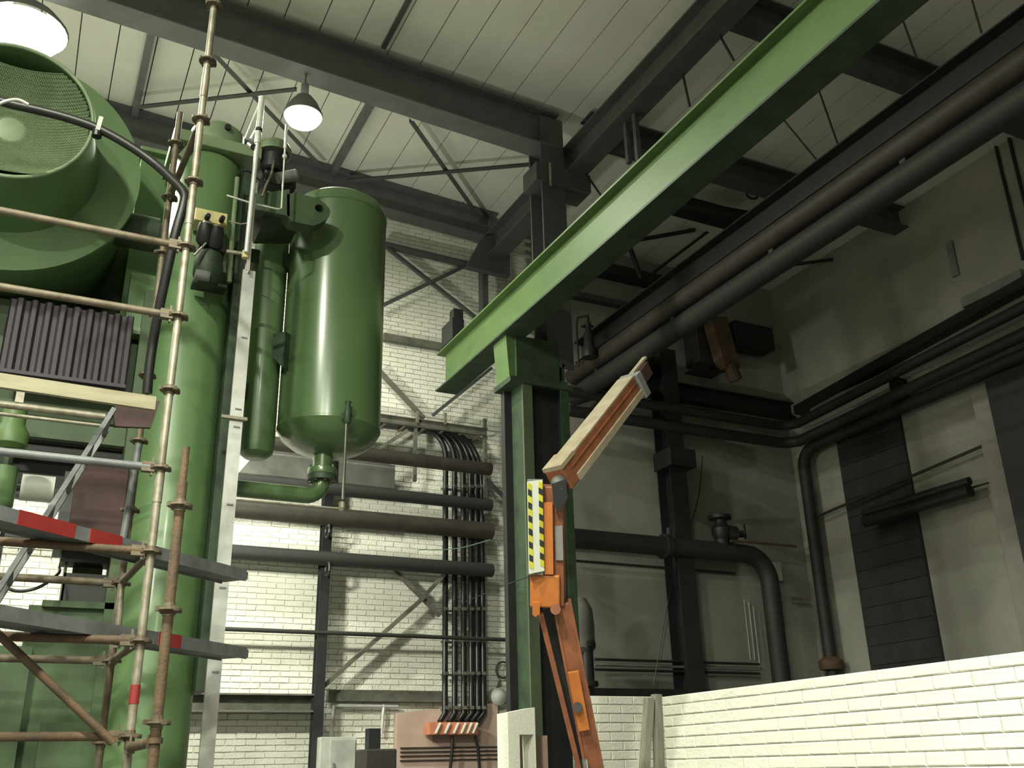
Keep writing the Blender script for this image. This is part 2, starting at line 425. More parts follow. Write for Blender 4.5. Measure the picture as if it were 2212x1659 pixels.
# crane runway girder
g = thing('crane_girder', 'bright green crane runway I-beam running from the column to top right', 'beam', (GX, 8, 6.62))
MB().box((GX-.007, -6, 6.64), (GX+.007, 12.0, 7.22)).build('web', 'girder_green', g)
MB().box((GX-.11, -6, 7.22), (GX+.11, 12.1, 7.245)).build('top_flange', 'girder_green', g)
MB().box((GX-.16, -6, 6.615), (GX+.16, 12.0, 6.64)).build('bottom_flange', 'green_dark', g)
MB().box((GX-.025, -6, 7.245), (GX+.025, 12.0, 7.285)).build('rail', 'dark_steel', g)
b = thing('buffer_stop', 'small dark stop block standing on the girder end by the wall', 'stop', (GX, 11.8, 7.3))
MB().box((GX-.09, 11.55, 7.285), (GX+.09, 11.95, 7.6)).build('block', 'black_steel', b)
MB().box((GX-.05, 11.6, 7.6), (GX+.10, 11.75, 7.78)).build('horn', 'black_steel', b)
# knee and hanger struts between eaves beam and girder zone
for k, (pa, pb, lb) in enumerate([((1372, 255), (1384, 345), 'short dark hanger below the eaves beam, left of its pair'), ((1352, 262), (1362, 350), 'short dark hanger below the eaves beam, nearest the column')]):
    a = at(*pa, X=XC+.15); c = at(*pb, X=XC+.15)
    steel('hanger_strut', MB().bar((a.x, a.y, 9.3), (a.x, a.y, c.z), .06, .06, up=(0, 1, 0)), 'dark_steel', lb, 'strut')
for pa, pb, lb in [((1265, 385), (1300, 425), 'short knee brace under eaves beam close to the column head'), ((1475, 165), (1490, 230), 'thin hanging rod under eaves beam near the first strut pair'), ((1555, 85), (1585, 130), 'thin hanging rod under eaves beam near top of picture')]:
    a = at(*pa, X=XC+.25); c = at(*pb, X=XC+.35)
    steel('hanging_rod', MB().tube((a.x, a.y, 9.28), c, .015, 8), 'black_steel', lb, 'rod')
p = at(1190, 352, X=5.6)
steel('conduit_stub', MB().tube(at(1188, 352, Y=9.75), at(1190, 400, Y=9.75), .02, 8), 'galvanised', 'short pale conduit stub hanging at the column head', 'conduit')
# side bay roof beams
for y, lb in ((9.75, 'dark roof beam crossing the side bay beyond the green girder'), (6.98, 'dark roof beam crossing the side bay at upper right')):
    steel('side_bay_rafter', MB().ibeam((XC+.3, y, 10.02), (XR, y, 10.02), .40, .30, .02), 'dark_steel', lb, group='side bay roof beams')
db = thing('pipe_bridge', 'dark lattice pipe bridge running diagonally across the upper right', 'beam', (8.25, 8, 8.1))
MB().ibeam((7.9, -4, 8.107), (7.9, 12.98, 8.107), .385, .29, .02).build('beam', 'black_steel', db)
for k in range(8):
    y = 12.2-k*2.1
    MB().box((7.66, y-.04, 7.455), (7.94, y+.04, 7.505)).build('hanger', 'black_steel', db)
    MB().box((7.9, y-.03, 7.455), (7.96, y+.03, 7.93)).build('drop_rod', 'black_steel', db)
steel('overhead_pipe', MB().tube((7.7, -4, 7.664), (7.7, 12.99, 7.664), .145, 20), 'pipe_brown', 'upper brown pipe of the pair slung under the pipe bridge', 'pipe', smooth=40)
steel('overhead_pipe', MB().tube((7.7, -4, 7.303), (7.7, 12.99, 7.303), .15, 20), 'pipe_dark', 'lower dark pipe of the pair slung under the pipe bridge', 'pipe', smooth=40)
# rods hanging in the side bay
for k, (pa, pb, lb) in enumerate([((1754, 152), (1812, 318), 'thin hanging wire in side bay, right of its neighbour'), ((1674, 236), (1768, 350), 'thin hanging wire in side bay, left of its neighbour'), ((1942, 20), (1980, 125), 'thin hanging wire in side bay near top edge'), ((2100, 0), (2120, 70), 'thin hanging wire in side bay at upper right corner')]):
    steel('hanging_wire', MB().tube(at(*pa, Z=10.2), at(*pb, Z=8.31), .012, 6), 'black_steel', lb, 'wire', 'wires in the side bay')
for pa, pb, lb in [((2143, 285), (2212, 560), 'dark conduit down the right wall, left of the pair'), ((2172, 270), (2225, 470), 'dark conduit down the right wall, right of the pair')]:
    a = at(*pa, X=XR-.03); c = at(*pb, X=XR-.03)
    steel('wall_conduit', MB().tube((XR-.03, a.y, a.z+.5), (XR-.03, a.y, c.z), .025, 8), 'black_steel', lb, 'conduit')

# ------------------------------------------------------------------ lamps
for i, (x, y, z, r, k) in enumerate(LAMPS):
    lb = ['round glowing high-bay lamp hanging under the rafter above the tank', 'large glaring lamp at the top left corner over the machine', 'high-bay lamp far left under the deep rafter', 'low-hung hall lamp in front of the machine, above the picture',
          'high-bay lamp high up left of the machine', 'low-hung hall lamp just behind the camera', 'high-bay lamp in the rear left corner of the hall'][i]
    t = thing('high_bay_lamp', lb, 'lamp', (x, y, z), 'high bay lamps of the hall')
    MB().lathe([(r*1.02, .02), (r*1.04, .05), (r*.75, .20), (r*.45, .30), (r*.42, .29), (r*.72, .18), (r*.98, .04)], (x, y, z), n=28, close=True).build('reflector', 'plate_grey', t, smooth=40)
    MB().lathe([(0.001, -r*.55), (r*.45, -r*.48), (r*.8, -r*.26), (r*.97, 0), (r*.9, .03), (.001, .04)], (x, y, z), n=28).build('lens', 'lamp_lens', t, smooth=60)
    MB().tube((x, y, z+.28), (x, y, min(zroof(x)-.1, z+.5)), .05, 10).build('ballast_housing', 'plate_grey', t)
    MB().tube((x, y, z+.4), (x, y, zroof(x)-.66 if abs(y-YC) < .3 else zroof(x)-.025), .012, 6).build('hook_rod', 'galvanised', t)
    ld = bpy.data.lights.new('lamp_light', 'AREA'); ld.shape = 'DISK'; ld.size = r*1.6; ld.spread = LAMP_SPREAD; ld.energy = LAMP_W*k; ld.color = LAMP_COL
    lo = bpy.data.objects.new('lamp_light', ld); col.objects.link(lo); lo.parent = t; lo.location = (0, 0, -r*.58)
    lo['label'] = 'lamp glow'

fx, fy, fz = FLOOD; fd = Vector(FLOOD_DIR).normalized()
wl = thing('work_floodlight', 'work floodlight on a tall stand behind the green column', 'lamp', (fx, fy, 0))
fp = V(fx, fy, fz); fu = V(0, 0, 1); fs = fd.cross(fu).normalized()
MB().bar(fp-fd*.16, fp-fd*.02, .42, .32).build('housing', 'black_steel', wl, bevel=.01)
MB().bar(fp-fd*.02, fp, .38, .28).build('lens', 'lamp_lens', wl)
MB().tube((fx-fd.x*.1, fy-fd.y*.1, 0), (fx-fd.x*.1, fy-fd.y*.1, fz-.16), .025, 12).build('mast', 'galvanised', wl)
for k in range(3):
    a_ = k*2.094; MB().tube((fx-fd.x*.1, fy-fd.y*.1, .9), (fx-fd.x*.1+.5*math.cos(a_), fy-fd.y*.1+.5*math.sin(a_), .02), .016, 8).build('leg', 'galvanised', wl)
ld = bpy.data.lights.new('flood_light', 'AREA'); ld.shape = 'RECTANGLE'; ld.size = .36; ld.size_y = .26; ld.energy = FLOOD_W; ld.color = LAMP_COL
lo = bpy.data.objects.new('flood_light', ld); col.objects.link(lo); lo.parent = wl
lo.location = (fp+fd*.01)-V(fx, fy, 0); lo.rotation_euler = fd.to_track_quat('-Z', 'Y').to_euler(); lo['label'] = 'lamp glow'

# ------------------------------------------------------------------ back wall steel and pipes
def zat(px, py, Y): return at(px, py, Y=Y).z
def hpipe(name, pa, pb, Y, r, m, label, cat='pipe', x1=None, x0=None):
    a, b = at(*pa, Y=Y), at(*pb, Y=Y); z = (a.z+b.z)/2
    return steel(name, MB().tube((a.x if x0 is None else x0, Y, z), (b.x if x1 is None else x1, Y, z), r, 18), m, label, cat, smooth=40)
Yp = 12.45
hpipe('wall_pipe', (520, 952), (1113, 1018), Yp, .095, 'pipe_brown', 'topmost dark wall pipe, level with the bottom of the tank', x1=5.9)
hpipe('wall_pipe', (300, 1022), (1113, 1090), Yp, .085, 'pipe_dark', 'dark wall pipe just under the tank, second from the top', x1=5.9)
hpipe('wall_pipe', (0, 1058), (1113, 1148), Yp, .122, 'pipe_brown', 'thickest dark wall pipe, third from the top', x1=5.9)
hpipe('wall_pipe', (0, 1164), (1126, 1231), Yp, .095, 'pipe_dark', 'lowest of the four big dark wall pipes', x1=5.9)
hpipe('wall_pipe', (0, 1340), (1139, 1384), Yp+.1, .026, 'pipe_dark', 'thin dark pipe crossing the bright brick wall below the big pipes', x1=6.4)
hpipe('wall_conduit', (500, 1078), (745, 1098), 12.2, .012, 'galvanised', 'thin bright conduit along the top of the thickest wall pipe', 'conduit')
# posts
pa = at(692, 1400, Y=12.62)
post = thing('wall_post', 'slim dark I-section post carrying the wall pipes in front of white bricks', 'post', (pa.x, 12.62, 0))
MB().ibeam((pa.x, 12.62, 0), (pa.x, 12.62, 6.0), .14, .13, .012, .01, up=(0, 1, 0)).build('shaft', 'black_steel', post)
for py in (1150, 1232):
    c = at(712, py, Y=12.5); MB().torus((c.x-.05, 12.42, c.z), (1, 0, 0), .085, .02, 16, 6).build('pipe_clamp', 'black_steel', post)
# girts and horizontal steel along the wall
def girt(name, pa, pb, Y, h, d, m, label, x1=None, x0=None, cat='beam'):
    a, b = at(*pa, Y=Y), at(*pb, Y=Y); z = (a.z+b.z)/2
    return steel(name, MB().box((a.x if x0 is None else x0, Y, z-h/2), (b.x if x1 is None else x1, Y+d, z+h/2)), m, label, cat)
girt('wall_girt', (830, 725), (968, 750), 12.9, .11, .09, 'girt_steel', 'grey wall girt crossing the bricks right of the tank', x1=6.9)
a = at(560, 1500, Y=12.7)
lb = thing('wall_ring_beam', 'deep brown I-beam low on the wall, bright bricks above and below', 'beam', (2.5, 12.7, a.z))
MB().ibeam((-1, 12.80, a.z-.10), (at(678, 1500, Y=12.7).x, 12.80, a.z-.10), .22, .32, .02, .015).build('beam', 'girt_steel', lb)
girt('wall_girt', (710, 1500), (960, 1507), 12.86, .14, .12, 'girt_steel', 'greenish girt right of the wall post, above the cabinet')
# upper wall bracing
def wbrace(pa, pb, Y, w, m, label, name='wall_brace', cat='brace'):
    steel(name, MB().bar(at(*pa, Y=Y), at(*pb, Y=Y), .05, w, up=(0, 1, 0)), m, label, cat, 'braces on the back wall')
wbrace((836, 535), (1060, 712), 12.85, .06, 'dark_steel', 'upper wall brace falling right, behind the tank shoulder')
wbrace((826, 660), (1035, 560), 12.8, .06, 'dark_steel', 'upper wall brace rising right towards the column')
wbrace((826, 528), (1010, 572), 12.85, .15, 'dark_steel', 'dark strut from behind the tank to the column head', 'wall_strut', 'strut')
wbrace((818, 800), (916, 905), 12.85, .085, 'girt_steel', 'pale wall brace falling right to the cable tray')
wbrace((935, 897), (1062, 795), 12.75, .05, 'dark_steel', 'thin wall brace rising right from the cable tray to the corbel')
wbrace((690, 1490), (905, 1300), 12.7, .09, 'girt_steel', 'long brace rising right from the wall post foot')
wbrace((905, 1300), (960, 1240), 12.7, .07, 'girt_steel', 'short brace above the long brace beside the cables')
wbrace((845, 1225), (950, 1330), 12.75, .06, 'girt_steel', 'rusty brace falling right beside the cable bundle')
wbrace((815, 972), (880, 930), 12.6, .05, 'girt_steel', 'small knee under the cable tray next to the tank')
wbrace((1050, 1035), (1100, 1085), 12.6, .05, 'dark_steel', 'small knee between wall pipes next to the column')
a = at(1046, 640, Y=12.6)
steel('wall_upright', MB().box((a.x-.05, 12.55, 8.0), (a.x+.05, 12.7, 9.3)), 'dark_steel', 'short dark upright left of the column under the strut', 'post')
for px, py0, py1, lb in [(1047, 905, 1110, 'thin pale upright right of the bending cables'), (898, 905, 1040, 'thin dark upright below the cable tray')]:
    a, b = at(px, py0, Y=12.7), at(px, py1, Y=12.7)
    steel('tray_upright', MB().box((a.x-.025, 12.68, b.z), (a.x+.025, 12.73, a.z)), 'girt_steel', lb, 'post')
# column block gusset dark mass at the column head on the back wall side
a, b = at(1010, 540, Y=12.5), at(1112, 600, Y=12.5)
steel('gusset_plate', MB().poly([at(1040, 515, Y=12.45), at(1098, 503, Y=12.45), at(1098, 600, Y=12.45), at(1005, 578, Y=12.45)], .12), 'dark_steel', 'dark gusset at the back wall between strut and rafter', 'plate')
# wall pilaster shade strip and second white post between cables and column
a, b = at(1060, 1290, Y=12.9), at(1105, 1290, Y=12.9)
# cable tray with six cables
tr = thing('cable_tray', 'steel cable tray on the wall right of the tank', 'cable tray', (5, 12.4, 6.4))
a, b = at(780, 884, Y=12.5), at(1112, 932, Y=12.5); zt = (a.z+b.z)/2
MB().channel((a.x-.6, 12.93, zt), (5.95, 12.93, zt), .16, .05, .01).build('side_rail', 'girt_steel', tr)
MB().channel((a.x-.6, 12.70, zt-.02), (5.95, 12.70, zt-.02), .12, .05, .01).build('side_rail', 'girt_steel', tr)
k = a.x-.5
while k < 5.9:
    MB().box((k, 12.68, zt-.10), (k+.04, 12.95, zt-.085)).build('rung', 'galvanised', tr); k += .3
for px, py in ((901, 903), (961, 907)):
    c = at(px, py, Y=12.66); MB().box((c.x-.02, 12.63, c.z-.08), (c.x+.02, 12.66, c.z+.1)).build('bracket', 'galvanised', tr)
xs = [962, 982, 1001, 1017, 1030, 1042]
cbl_rows = (1052, 1316, 1384, 1455, 1529)
rk = thing('cable_rack', 'row of clamp rails holding the vertical cable bundle', 'rack', (5.5, 12.5, 2))
ybk = 12.80
for py in cbl_rows:
    a, b = at(955, py+2, Y=ybk), at(1050, py+2, Y=ybk)
    MB().box((a.x, ybk+.03, a.z-.015), (b.x, ybk+.06, a.z+.015)).build('clamp_rail', 'galvanised', rk)
    for px in xs:
        c = at(px, py, Y=ybk); MB().box((c.x-.03, ybk-.05, c.z-.022), (c.x+.03, ybk+.03, c.z+.022)).build('clamp', 'chrome', rk)
for i, px in enumerate(xs):
    lb = ['first black cable of the vertical bundle, nearest the tank', 'second black cable of the vertical bundle', 'third black cable of the vertical bundle', 'fourth black cable of the vertical bundle', 'fifth black cable of the vertical bundle', 'outermost black cable of the vertical bundle, nearest the column'][i]
    x = at(px, 1250, Y=ybk).x; zt2 = at(px, 985, Y=ybk).z
    R = .28+.05*i
    pts = [(x-R-1.3, ybk+.05-.02*i, zt-.035), (x-R-.3, ybk+.05-.02*i, zt-.035)]
    pts += [tuple(q) for q in bez((x-R-.1, ybk+.04-.015*i, zt-.035), (x-R*.4, ybk+.03-.01*i, zt-.05), (x-.02, ybk+.01, zt-.12-R*.3), (x, ybk, zt-.1-R*1.2), 10)]
    pts += [(x, ybk, at(px, 1540, Y=ybk).z), tuple(at(px-12, 1560, Y=ybk-.04))]
    tag(MB().path(pts, .040, 10).build('power_cable', 'cable_black', smooth=60), lb, 'cable', 'vertical power cables')
# gland box the cables end in
gb = thing('cable_gland_box', 'reddish cable entry plate at the foot of the vertical cables', 'box', at(985, 1590, Y=12.68))
q = [at(928, 1560, Y=12.62), at(1032, 1556, Y=12.62), at(1030, 1586, Y=12.62), at(930, 1590, Y=12.62)]
MB().box((q[0].x, 12.62, q[2].z), (q[1].x, 12.82, q[0].z)).build('housing', 'gland_orange', gb)
for px in xs:
    c = at(px-16, 1572, Y=12.61)
    MB().bar((c.x-.035, 12.61, q[2].z+.01), (c.x+.035, 12.61, q[0].z-.01), .02, .045, up=(0, 1, 0)).build('cable_sleeve', 'label_white', gb)
for px0, px1, lb in [(977, 972, 'left of two thin cables leaving the reddish entry plate'), (1026, 1036, 'right of two thin cables leaving the reddish entry plate')]:
    tag(MB().path([tuple(at(px0, 1590, Y=12.72)), tuple(at((px0+px1)/2+2, 1620, Y=12.70)), tuple(at(px1, 1665, Y=12.72)), tuple(at(px1, 1900, Y=12.74))], .022, 8).build('drop_cable', 'cable_black', smooth=60), lb, 'cable')
# dim machine panel behind the gland box
pm = [at(858, 1540, Y=12.86), at(1075, 1518, Y=12.86)]
bp_ = thing('switch_panel', 'pinkish board with cable grooves behind the reddish entry plate', 'panel', (pm[0].x, 12.6, 0))
MB().poly([(pm[0].x, 12.92, 0), (pm[1].x, 12.92, 0), (pm[1].x, 12.92, pm[1].z), (pm[0].x, 12.92, pm[0].z)], .12).build('board', 'pink_wall', bp_)
for py in (1614, 1623, 1632, 1642):
    a = at(870, py, Y=12.6); MB().box((pm[0].x+.05, 12.835, a.z-.012), (pm[1].x, 12.862, a.z+.004)).build('conduit_line', 'brown_dark', bp_)
# cabinet and dark silhouettes at the bottom
ca = thing('wall_cabinet', 'pale grey electrical cabinet at the wall foot beside the slim post', 'cabinet', at(735, 1760, Y=12.4))
a, b = at(693, 1592, Y=12.4), at(771, 1592, Y=12.4)
MB().box((a.x, 12.4, .9), (b.x, 12.75, a.z)).build('body', 'cabinet_grey', ca, bevel=.008)
MB().box((a.x+.12, 12.375, .95), (b.x-.02, 12.4, a.z-.03)).build('door', 'cabinet_grey', ca, bevel=.004)
MB().box((a.x+.15, 12.355, a.z-.4), (a.x+.18, 12.375, a.z-.3)).build('handle', 'plate_grey', ca)
a, b, c = at(790, 1618, Y=11.8), at(858, 1618, Y=11.8), at(800, 1573, Y=11.8)
dm = thing('dark_drum', 'dark brown stepped machine block standing at the bottom beside the cabinet', 'machine', ((a.x+b.x)/2, 11.9, 0))
MB().box((a.x, 11.8, 0), (b.x, 12.2, a.z)).build('body', 'brown_dark', dm, bevel=.02)
MB().box((at(797, 1600, Y=11.85).x, 11.85, a.z), (at(822, 1600, Y=11.85).x, 12.0, c.z)).build('stack', 'black_steel', dm)
# white conduit frame above the cabinet
for i, (pa, pb, lb) in enumerate([((722, 1524), (715, 1590), 'left white conduit dropping to the cabinet'), ((829, 1522), (824, 1585), 'right white conduit beside the dark machine block'), ((722, 1524), (860, 1526), 'horizontal white conduit above the cabinet')]):
    steel('white_conduit', MB().tube(at(*pa, Y=12.9), at(*pb, Y=12.9), .022, 8), 'zinc_white', lb, 'conduit')
# wall lamp / round gauge box left of column
gx = at(1077, 1505, Y=12.85)
gg = thing('round_junction', 'grey round hose box on the wall left of the column foot', 'box', gx)
MB().lathe([(.11, 0), (.12, .03), (.12, .16), (.06, .2)], (gx.x, 13.0, gx.z), (0, -1, 0), 20).build('drum', 'cabinet_grey', gg, smooth=40)
MB().torus(at(1087, 1447, Y=12.9), (0, 1, 0), .11, .016, 24, 8).build('hose_loop', 'green_dark', gg)
MB().tube((gx.x, 12.9, gx.z+.1), at(1080, 1470, Y=12.9), .02, 8).build('neck', 'green_dark', gg)
# white lintel structure left of column foot
a, b, c = at(1085, 1541, Y=8.9), at(1143, 1541, Y=8.9), at(1085, 1588, Y=8.9)
ls = struct(MB().poly([(a.x, 8.9, a.z), (b.x, 8.9, a.z+.05), (b.x, 8.9, 0), (b.x-.02, 8.9, 0), (b.x-.02, 8.9, c.z), (a.x+.12, 8.9, c.z), (a.x+.12, 8.9, 0), (a.x, 8.9, 0)], .24).build('wall_doorway', 'white_block'), 'white wall corner with doorway at the foot of the column', 'wall')
struct(MB().box((a.x+.12, 9.1, 0), (b.x+.3, 9.16, c.z)).build('door_1', 'pink_wall'), 'pinkish shaded doorway beneath the white lintel', 'door')
# grey duct behind the tank
du = thing('sheet_duct', 'grey sheet-metal duct passing behind the tank bottom', 'duct', at(700, 1040, Y=12.75))
zA, zB = zat(700, 990, 12.7), zat(700, 1062, 12.7)
xA, xB, xM = at(512, 1040, Y=12.7).x, at(850, 1020, Y=12.7).x, at(572, 990, Y=12.7).x
MB().poly([(xM, 12.74, zA+.14), (xB, 12.74, zA+.0), (xB, 12.74, zB), (xA+.2, 12.74, zB+.1), (xA, 12.74, zB+.12)], .2).build('body', 'duct_grey', du)
MB().box((xM, 12.6, zA+.02), (xB, 12.64, zA+.05)).build('seam', 'galvanised', du)
# green thin cable strung to the lift
tag(MB().path(catmull([at(905, 1188, Y=12.36), at(985, 1185, Y=10.5), at(1060, 1166, Y=9)]), .006, 6).build('thin_wire', 'green_cable'), 'thin greenish wire strung across the dark wall pipes', 'wire')
tag(MB().path(catmull([at(1005, 1300, Y=12.2), at(1080, 1268, Y=10), at(1145, 1245, Y=7.2)]), .006, 6).build('thin_wire', 'cable_black'), 'thin dark wire slanting up to the orange lift', 'wire')

# ------------------------------------------------------------------ side bay end wall
Yq = 12.55
px_ = at(1471, 1212, Y=12.7).x
sp_ = thing('bay_post', 'dark H-section post on the dim end wall right of the orange lift', 'post', (px_, 12.7, 0))
MB().ibeam((px_, 12.75, 0), (px_, 12.75, 8.3), .38, .32, .02, .016, up=(0, 1, 0)).build('shaft', 'black_steel', sp_)
MB().box((px_-.24, 12.4, 6.15), (px_+.26, 12.9, 6.45)).build('bracket', 'black_steel', sp_)
z1, z2, z3 = zat(1575, 850, Yq), zat(1550, 898, Yq), zat(1550, 936, Yq)
x0 = at(1225, 870, Y=Yq).x
steel('bay_beam', MB().ibeam((8.25, 12.87, z1), (XR, 12.87, z1), .30, .2, .02), 'black_steel', 'dark beam high on the end wall above the pipe pair')
def corner_pipe(z, r, name, label, rise, m='pipe_dark'):
    xr = XR-.42; pts = [(x0, Yq, z), (xr-.3, Yq, z)]+arc((xr-.3, Yq-.3, z), (xr-.3, Yq, z), (xr, Yq-.3, z))[1:]+[(xr, 9, z+rise*(Yq-9)), (xr, 0, z+rise*Yq)]
    tag(MB().path(pts, r, 14).build(name, m, smooth=50), label, 'pipe')
corner_pipe(z2, .085, 'corner_pipe', 'upper of two dark pipes bending round the far right corner', .045)
corner_pipe(z3, .095, 'corner_pipe', 'lower of two dark pipes bending round the far right corner', .035)
# third pipe dropping down in the corner
pd = at(1728, 977, X=12.05)
pts = [(12.05, 3, pd.z+.15), (12.05, pd.y-.35, pd.z+.02)]+arc((12.05, pd.y-.35, pd.z-.3), (12.05, pd.y-.35, pd.z), (12.05, pd.y-.05, pd.z-.3))+[(12.05, pd.y-.05, at(1784, 1430, X=12.05).z)]
cp_ = thing('corner_drop_pipe', 'dark pipe turning down in the far corner to a flange above the low wall', 'pipe', (12.05, pd.y, 2.9))
MB().path(pts, .105, 14).build('pipe', 'pipe_dark', cp_, smooth=50)
zf = at(1784, 1435, X=12.05).z
MB().lathe([(.18, 0), (.2, .04), (.2, .14), (.13, .2)], (12.05, pd.y-.05, zf-.1), n=20).build('flange', 'rust', cp_, smooth=40)
MB().tube((12.05, pd.y-.05, zf-.1), (12.05, pd.y-.05, 0), .09, 12).build('foot_pipe', 'pipe_dark', cp_)
cc = at(1745, 1295, X=12.05)
MB().tube((11.7, cc.y, cc.z), (12.05, cc.y, cc.z), .03, 8).build('pipe_support', 'galvanised', cp_)
# big pipe with elbow
ze = zat(1343, 1172, Yq); xe = at(1668, 1300, Y=Yq).x
ep = thing('elbow_pipe', 'thick black pipe on the end wall bending down behind the low wall', 'pipe', (xe, Yq, 0))
MB().path([(at(1238, 1165, Y=Yq).x-.6, Yq, ze), (xe-.45, Yq, ze)]+arc((xe-.45, Yq, ze-.45), (xe-.45, Yq, ze), (xe, Yq, ze-.45))[1:]+[(xe, Yq, 0)], .15, 18).build('pipe', 'pipe_dark', ep, smooth=50)
a = at(1448, 1178, Y=Yq)
MB().lathe([(.2, -.05), (.2, .05)], (a.x-.1, Yq, ze), (1, 0, 0), 20).build('flange', 'black_steel', ep)
c = at(1446, 1160, Y=Yq); MB().tube((c.x, Yq, ze+.1), (c.x, Yq, ze+.3), .04, 8).build('vent_stub', 'black_steel', ep)
# valve with hand wheel on the elbow pipe
c = at(1558, 1150, Y=Yq)
vv = thing('gate_valve', 'black gate valve with spoked handwheel standing on the elbow pipe', 'valve', (c.x, Yq, ze+.14))
MB().lathe([(.13, ze+.1-c.z), (.11, ze+.2-c.z), (.15, -.05), (.16, .06), (.1, .14), (.1, .2), (.19, .22), (.19, .27), (.1, .28)], c, (0, 0, 1), 20).build('body', 'black_steel', vv, smooth=40)
MB().lathe([(.1, .05), (.13, .12), (.13, .26), (.05, .30), (.03, .42)], (c.x, Yq, c.z), (1, -.15, -.08), 18).build('bonnet', 'black_steel', vv, smooth=40)
hw = MB(); hc = at(1609, 1148, Y=Yq-.05); ax_ = Vector((1, -.9, -.0)).normalized()
hw.torus(hc, ax_, .115, .014, 26, 8)
for k in range(5):
    a_ = k*2*math.pi/5; sd = ax_.cross(Vector((0, 0, 1))).normalized(); u_ = sd.cross(ax_)
    hw.tube(hc, hc+(sd*math.cos(a_)+u_*math.sin(a_))*.115, .010, 6)
hw.tube(hc, hc-ax_*.12, .02, 8)
hw.build('handwheel', 'black_steel', vv, smooth=50)
MB().tube(at(1578, 1168, Y=12.4), at(1720, 1180, Y=12.4), .02, 8).build('drain_pipe', 'rust', vv)
# instrument piping low on the end wall
for i, (py, m) in enumerate(((1424, 'pipe_dark'), (1436, 'duct_grey'), (1446, 'pipe_dark'))):
    a, b = at(1285, py, Y=12.85), at(1640, py+10, Y=12.85)
    lb = ['upper of three thin pipes low on the dim end wall', 'middle pale one of three thin pipes on the end wall', 'lowest of three thin pipes on the dim end wall'][i]
    steel('thin_wall_pipe', MB().tube((a.x, 12.85, a.z), (b.x, 12.85, a.z), .02, 8), m, lb, 'pipe')
for i, (px, py0, py1) in enumerate(((1607, 1295, 1425), (1617, 1300, 1425), (1627, 1310, 1440))):
    a, b = at(px, py0, Y=12.93), at(px+8, py1, Y=12.93)
    lb = ['leftmost of three pale wires down the dim end wall', 'middle of three pale wires down the dim end wall', 'rightmost of three pale wires down the dim end wall'][i]
    steel('wall_wire', MB().tube((a.x, 12.93, b.z), (a.x, 12.93, a.z), .009, 6), 'cabinet_grey', lb, 'wire')
a, b = at(1240, 1212, Y=12.9), at(1590, 1236, Y=12.9)
steel('thin_wall_pipe', MB().tube((a.x, 12.93, (a.z+b.z)/2), (b.x, 12.93, (a.z+b.z)/2), .02, 8), 'pipe_dark', 'single thin dark pipe under the thick elbow pipe', 'pipe')
tag(MB().path(catmull([at(1518, 985, Y=12.8), at(1505, 1090, Y=12.8), at(1450, 1270, Y=12.8), at(1412, 1480, Y=12.8)]), .008, 6).build('hanging_wire', 'cable_black'), 'thin dark wire hanging down the end wall past the post', 'wire')
a = at(1360, 1498, Y=12.6)
steel('low_wall_beam', MB().box((at(1250, 1490, Y=12.6).x, 12.6, a.z-.07), (XR-1.2, 12.9, a.z+.07)), 'black_steel', 'dark beam above the low white walling right of the lift')
# small meter on the wall by the elbow
a = at(1680, 1228, Y=12.8)
mt = thing('wall_meter', 'small pale meter box on the end wall beside the pipe elbow', 'box', a)
MB().box((a.x-.11, 12.82, a.z-.2), (a.x+.11, 13.0, a.z+.12)).build('case', 'cabinet_grey', mt, bevel=.01)
MB().box((a.x+.10, 12.84, a.z-.14), (a.x+.125, 12.98, a.z+.08)).build('lid_edge', 'plate_grey', mt)
# pump or vessel seen behind the lift
c = at(1262, 1345, Y=12.0)
pv = thing('grey_vessel', 'grey rounded vessel half hidden behind the orange lift arm', 'vessel', (c.x, 12.0, 0))
MB().lathe([(.05, .38), (.16, .34), (.24, .2), (.26, 0), (.26, -.35), (.2, -.42), (.001, -.44)], (c.x-.08, 12.1, c.z), n=24).build('shell', 'duct_grey', pv, smooth=40)
d = at(1272, 1420, Y=11.9)
MB().lathe([(.11, .22), (.13, .2), (.13, .14), (.09, .12), (.09, -.3), (.14, -.32), (.14, -.38), (.08, -.4)], (d.x, 11.95, d.z), n=18).build('pump', 'black_steel', pv, smooth=40)
MB().tube((d.x, 11.95, d.z-.35), (d.x, 11.95, 0), .06, 10).build('leg', 'black_steel', pv)
# upright grey planks leaning at the low wall end
for i, (px0, pyt, px1, lb) in enumerate([(1402, 1508, 1392, 'left grey plank standing upright at the end of the low wall'), (1418, 1500, 1424, 'right grey plank standing upright at the end of the low wall')]):
    a, b = at(px0, pyt, Y=6.55), at(px1, 1659, Y=6.55)
    d_ = (b-a); e_ = a+d_*((a.z)/(-d_.z))
    steel('upright_plank', MB().bar(e_, a, .06, .065, up=(0, 1, 0)), 'timber_grey', lb, 'plank')
a, b = at(1396, 1530, Y=6.7), at(1380, 1659, Y=6.7)
steel('thin_batten', MB().bar(a+(b-a)*(a.z/(a.z-b.z)), a, .02, .02, up=(0, 1, 0)), 'cabinet_grey', 'thin pale batten leaning left of the grey planks', 'batten')

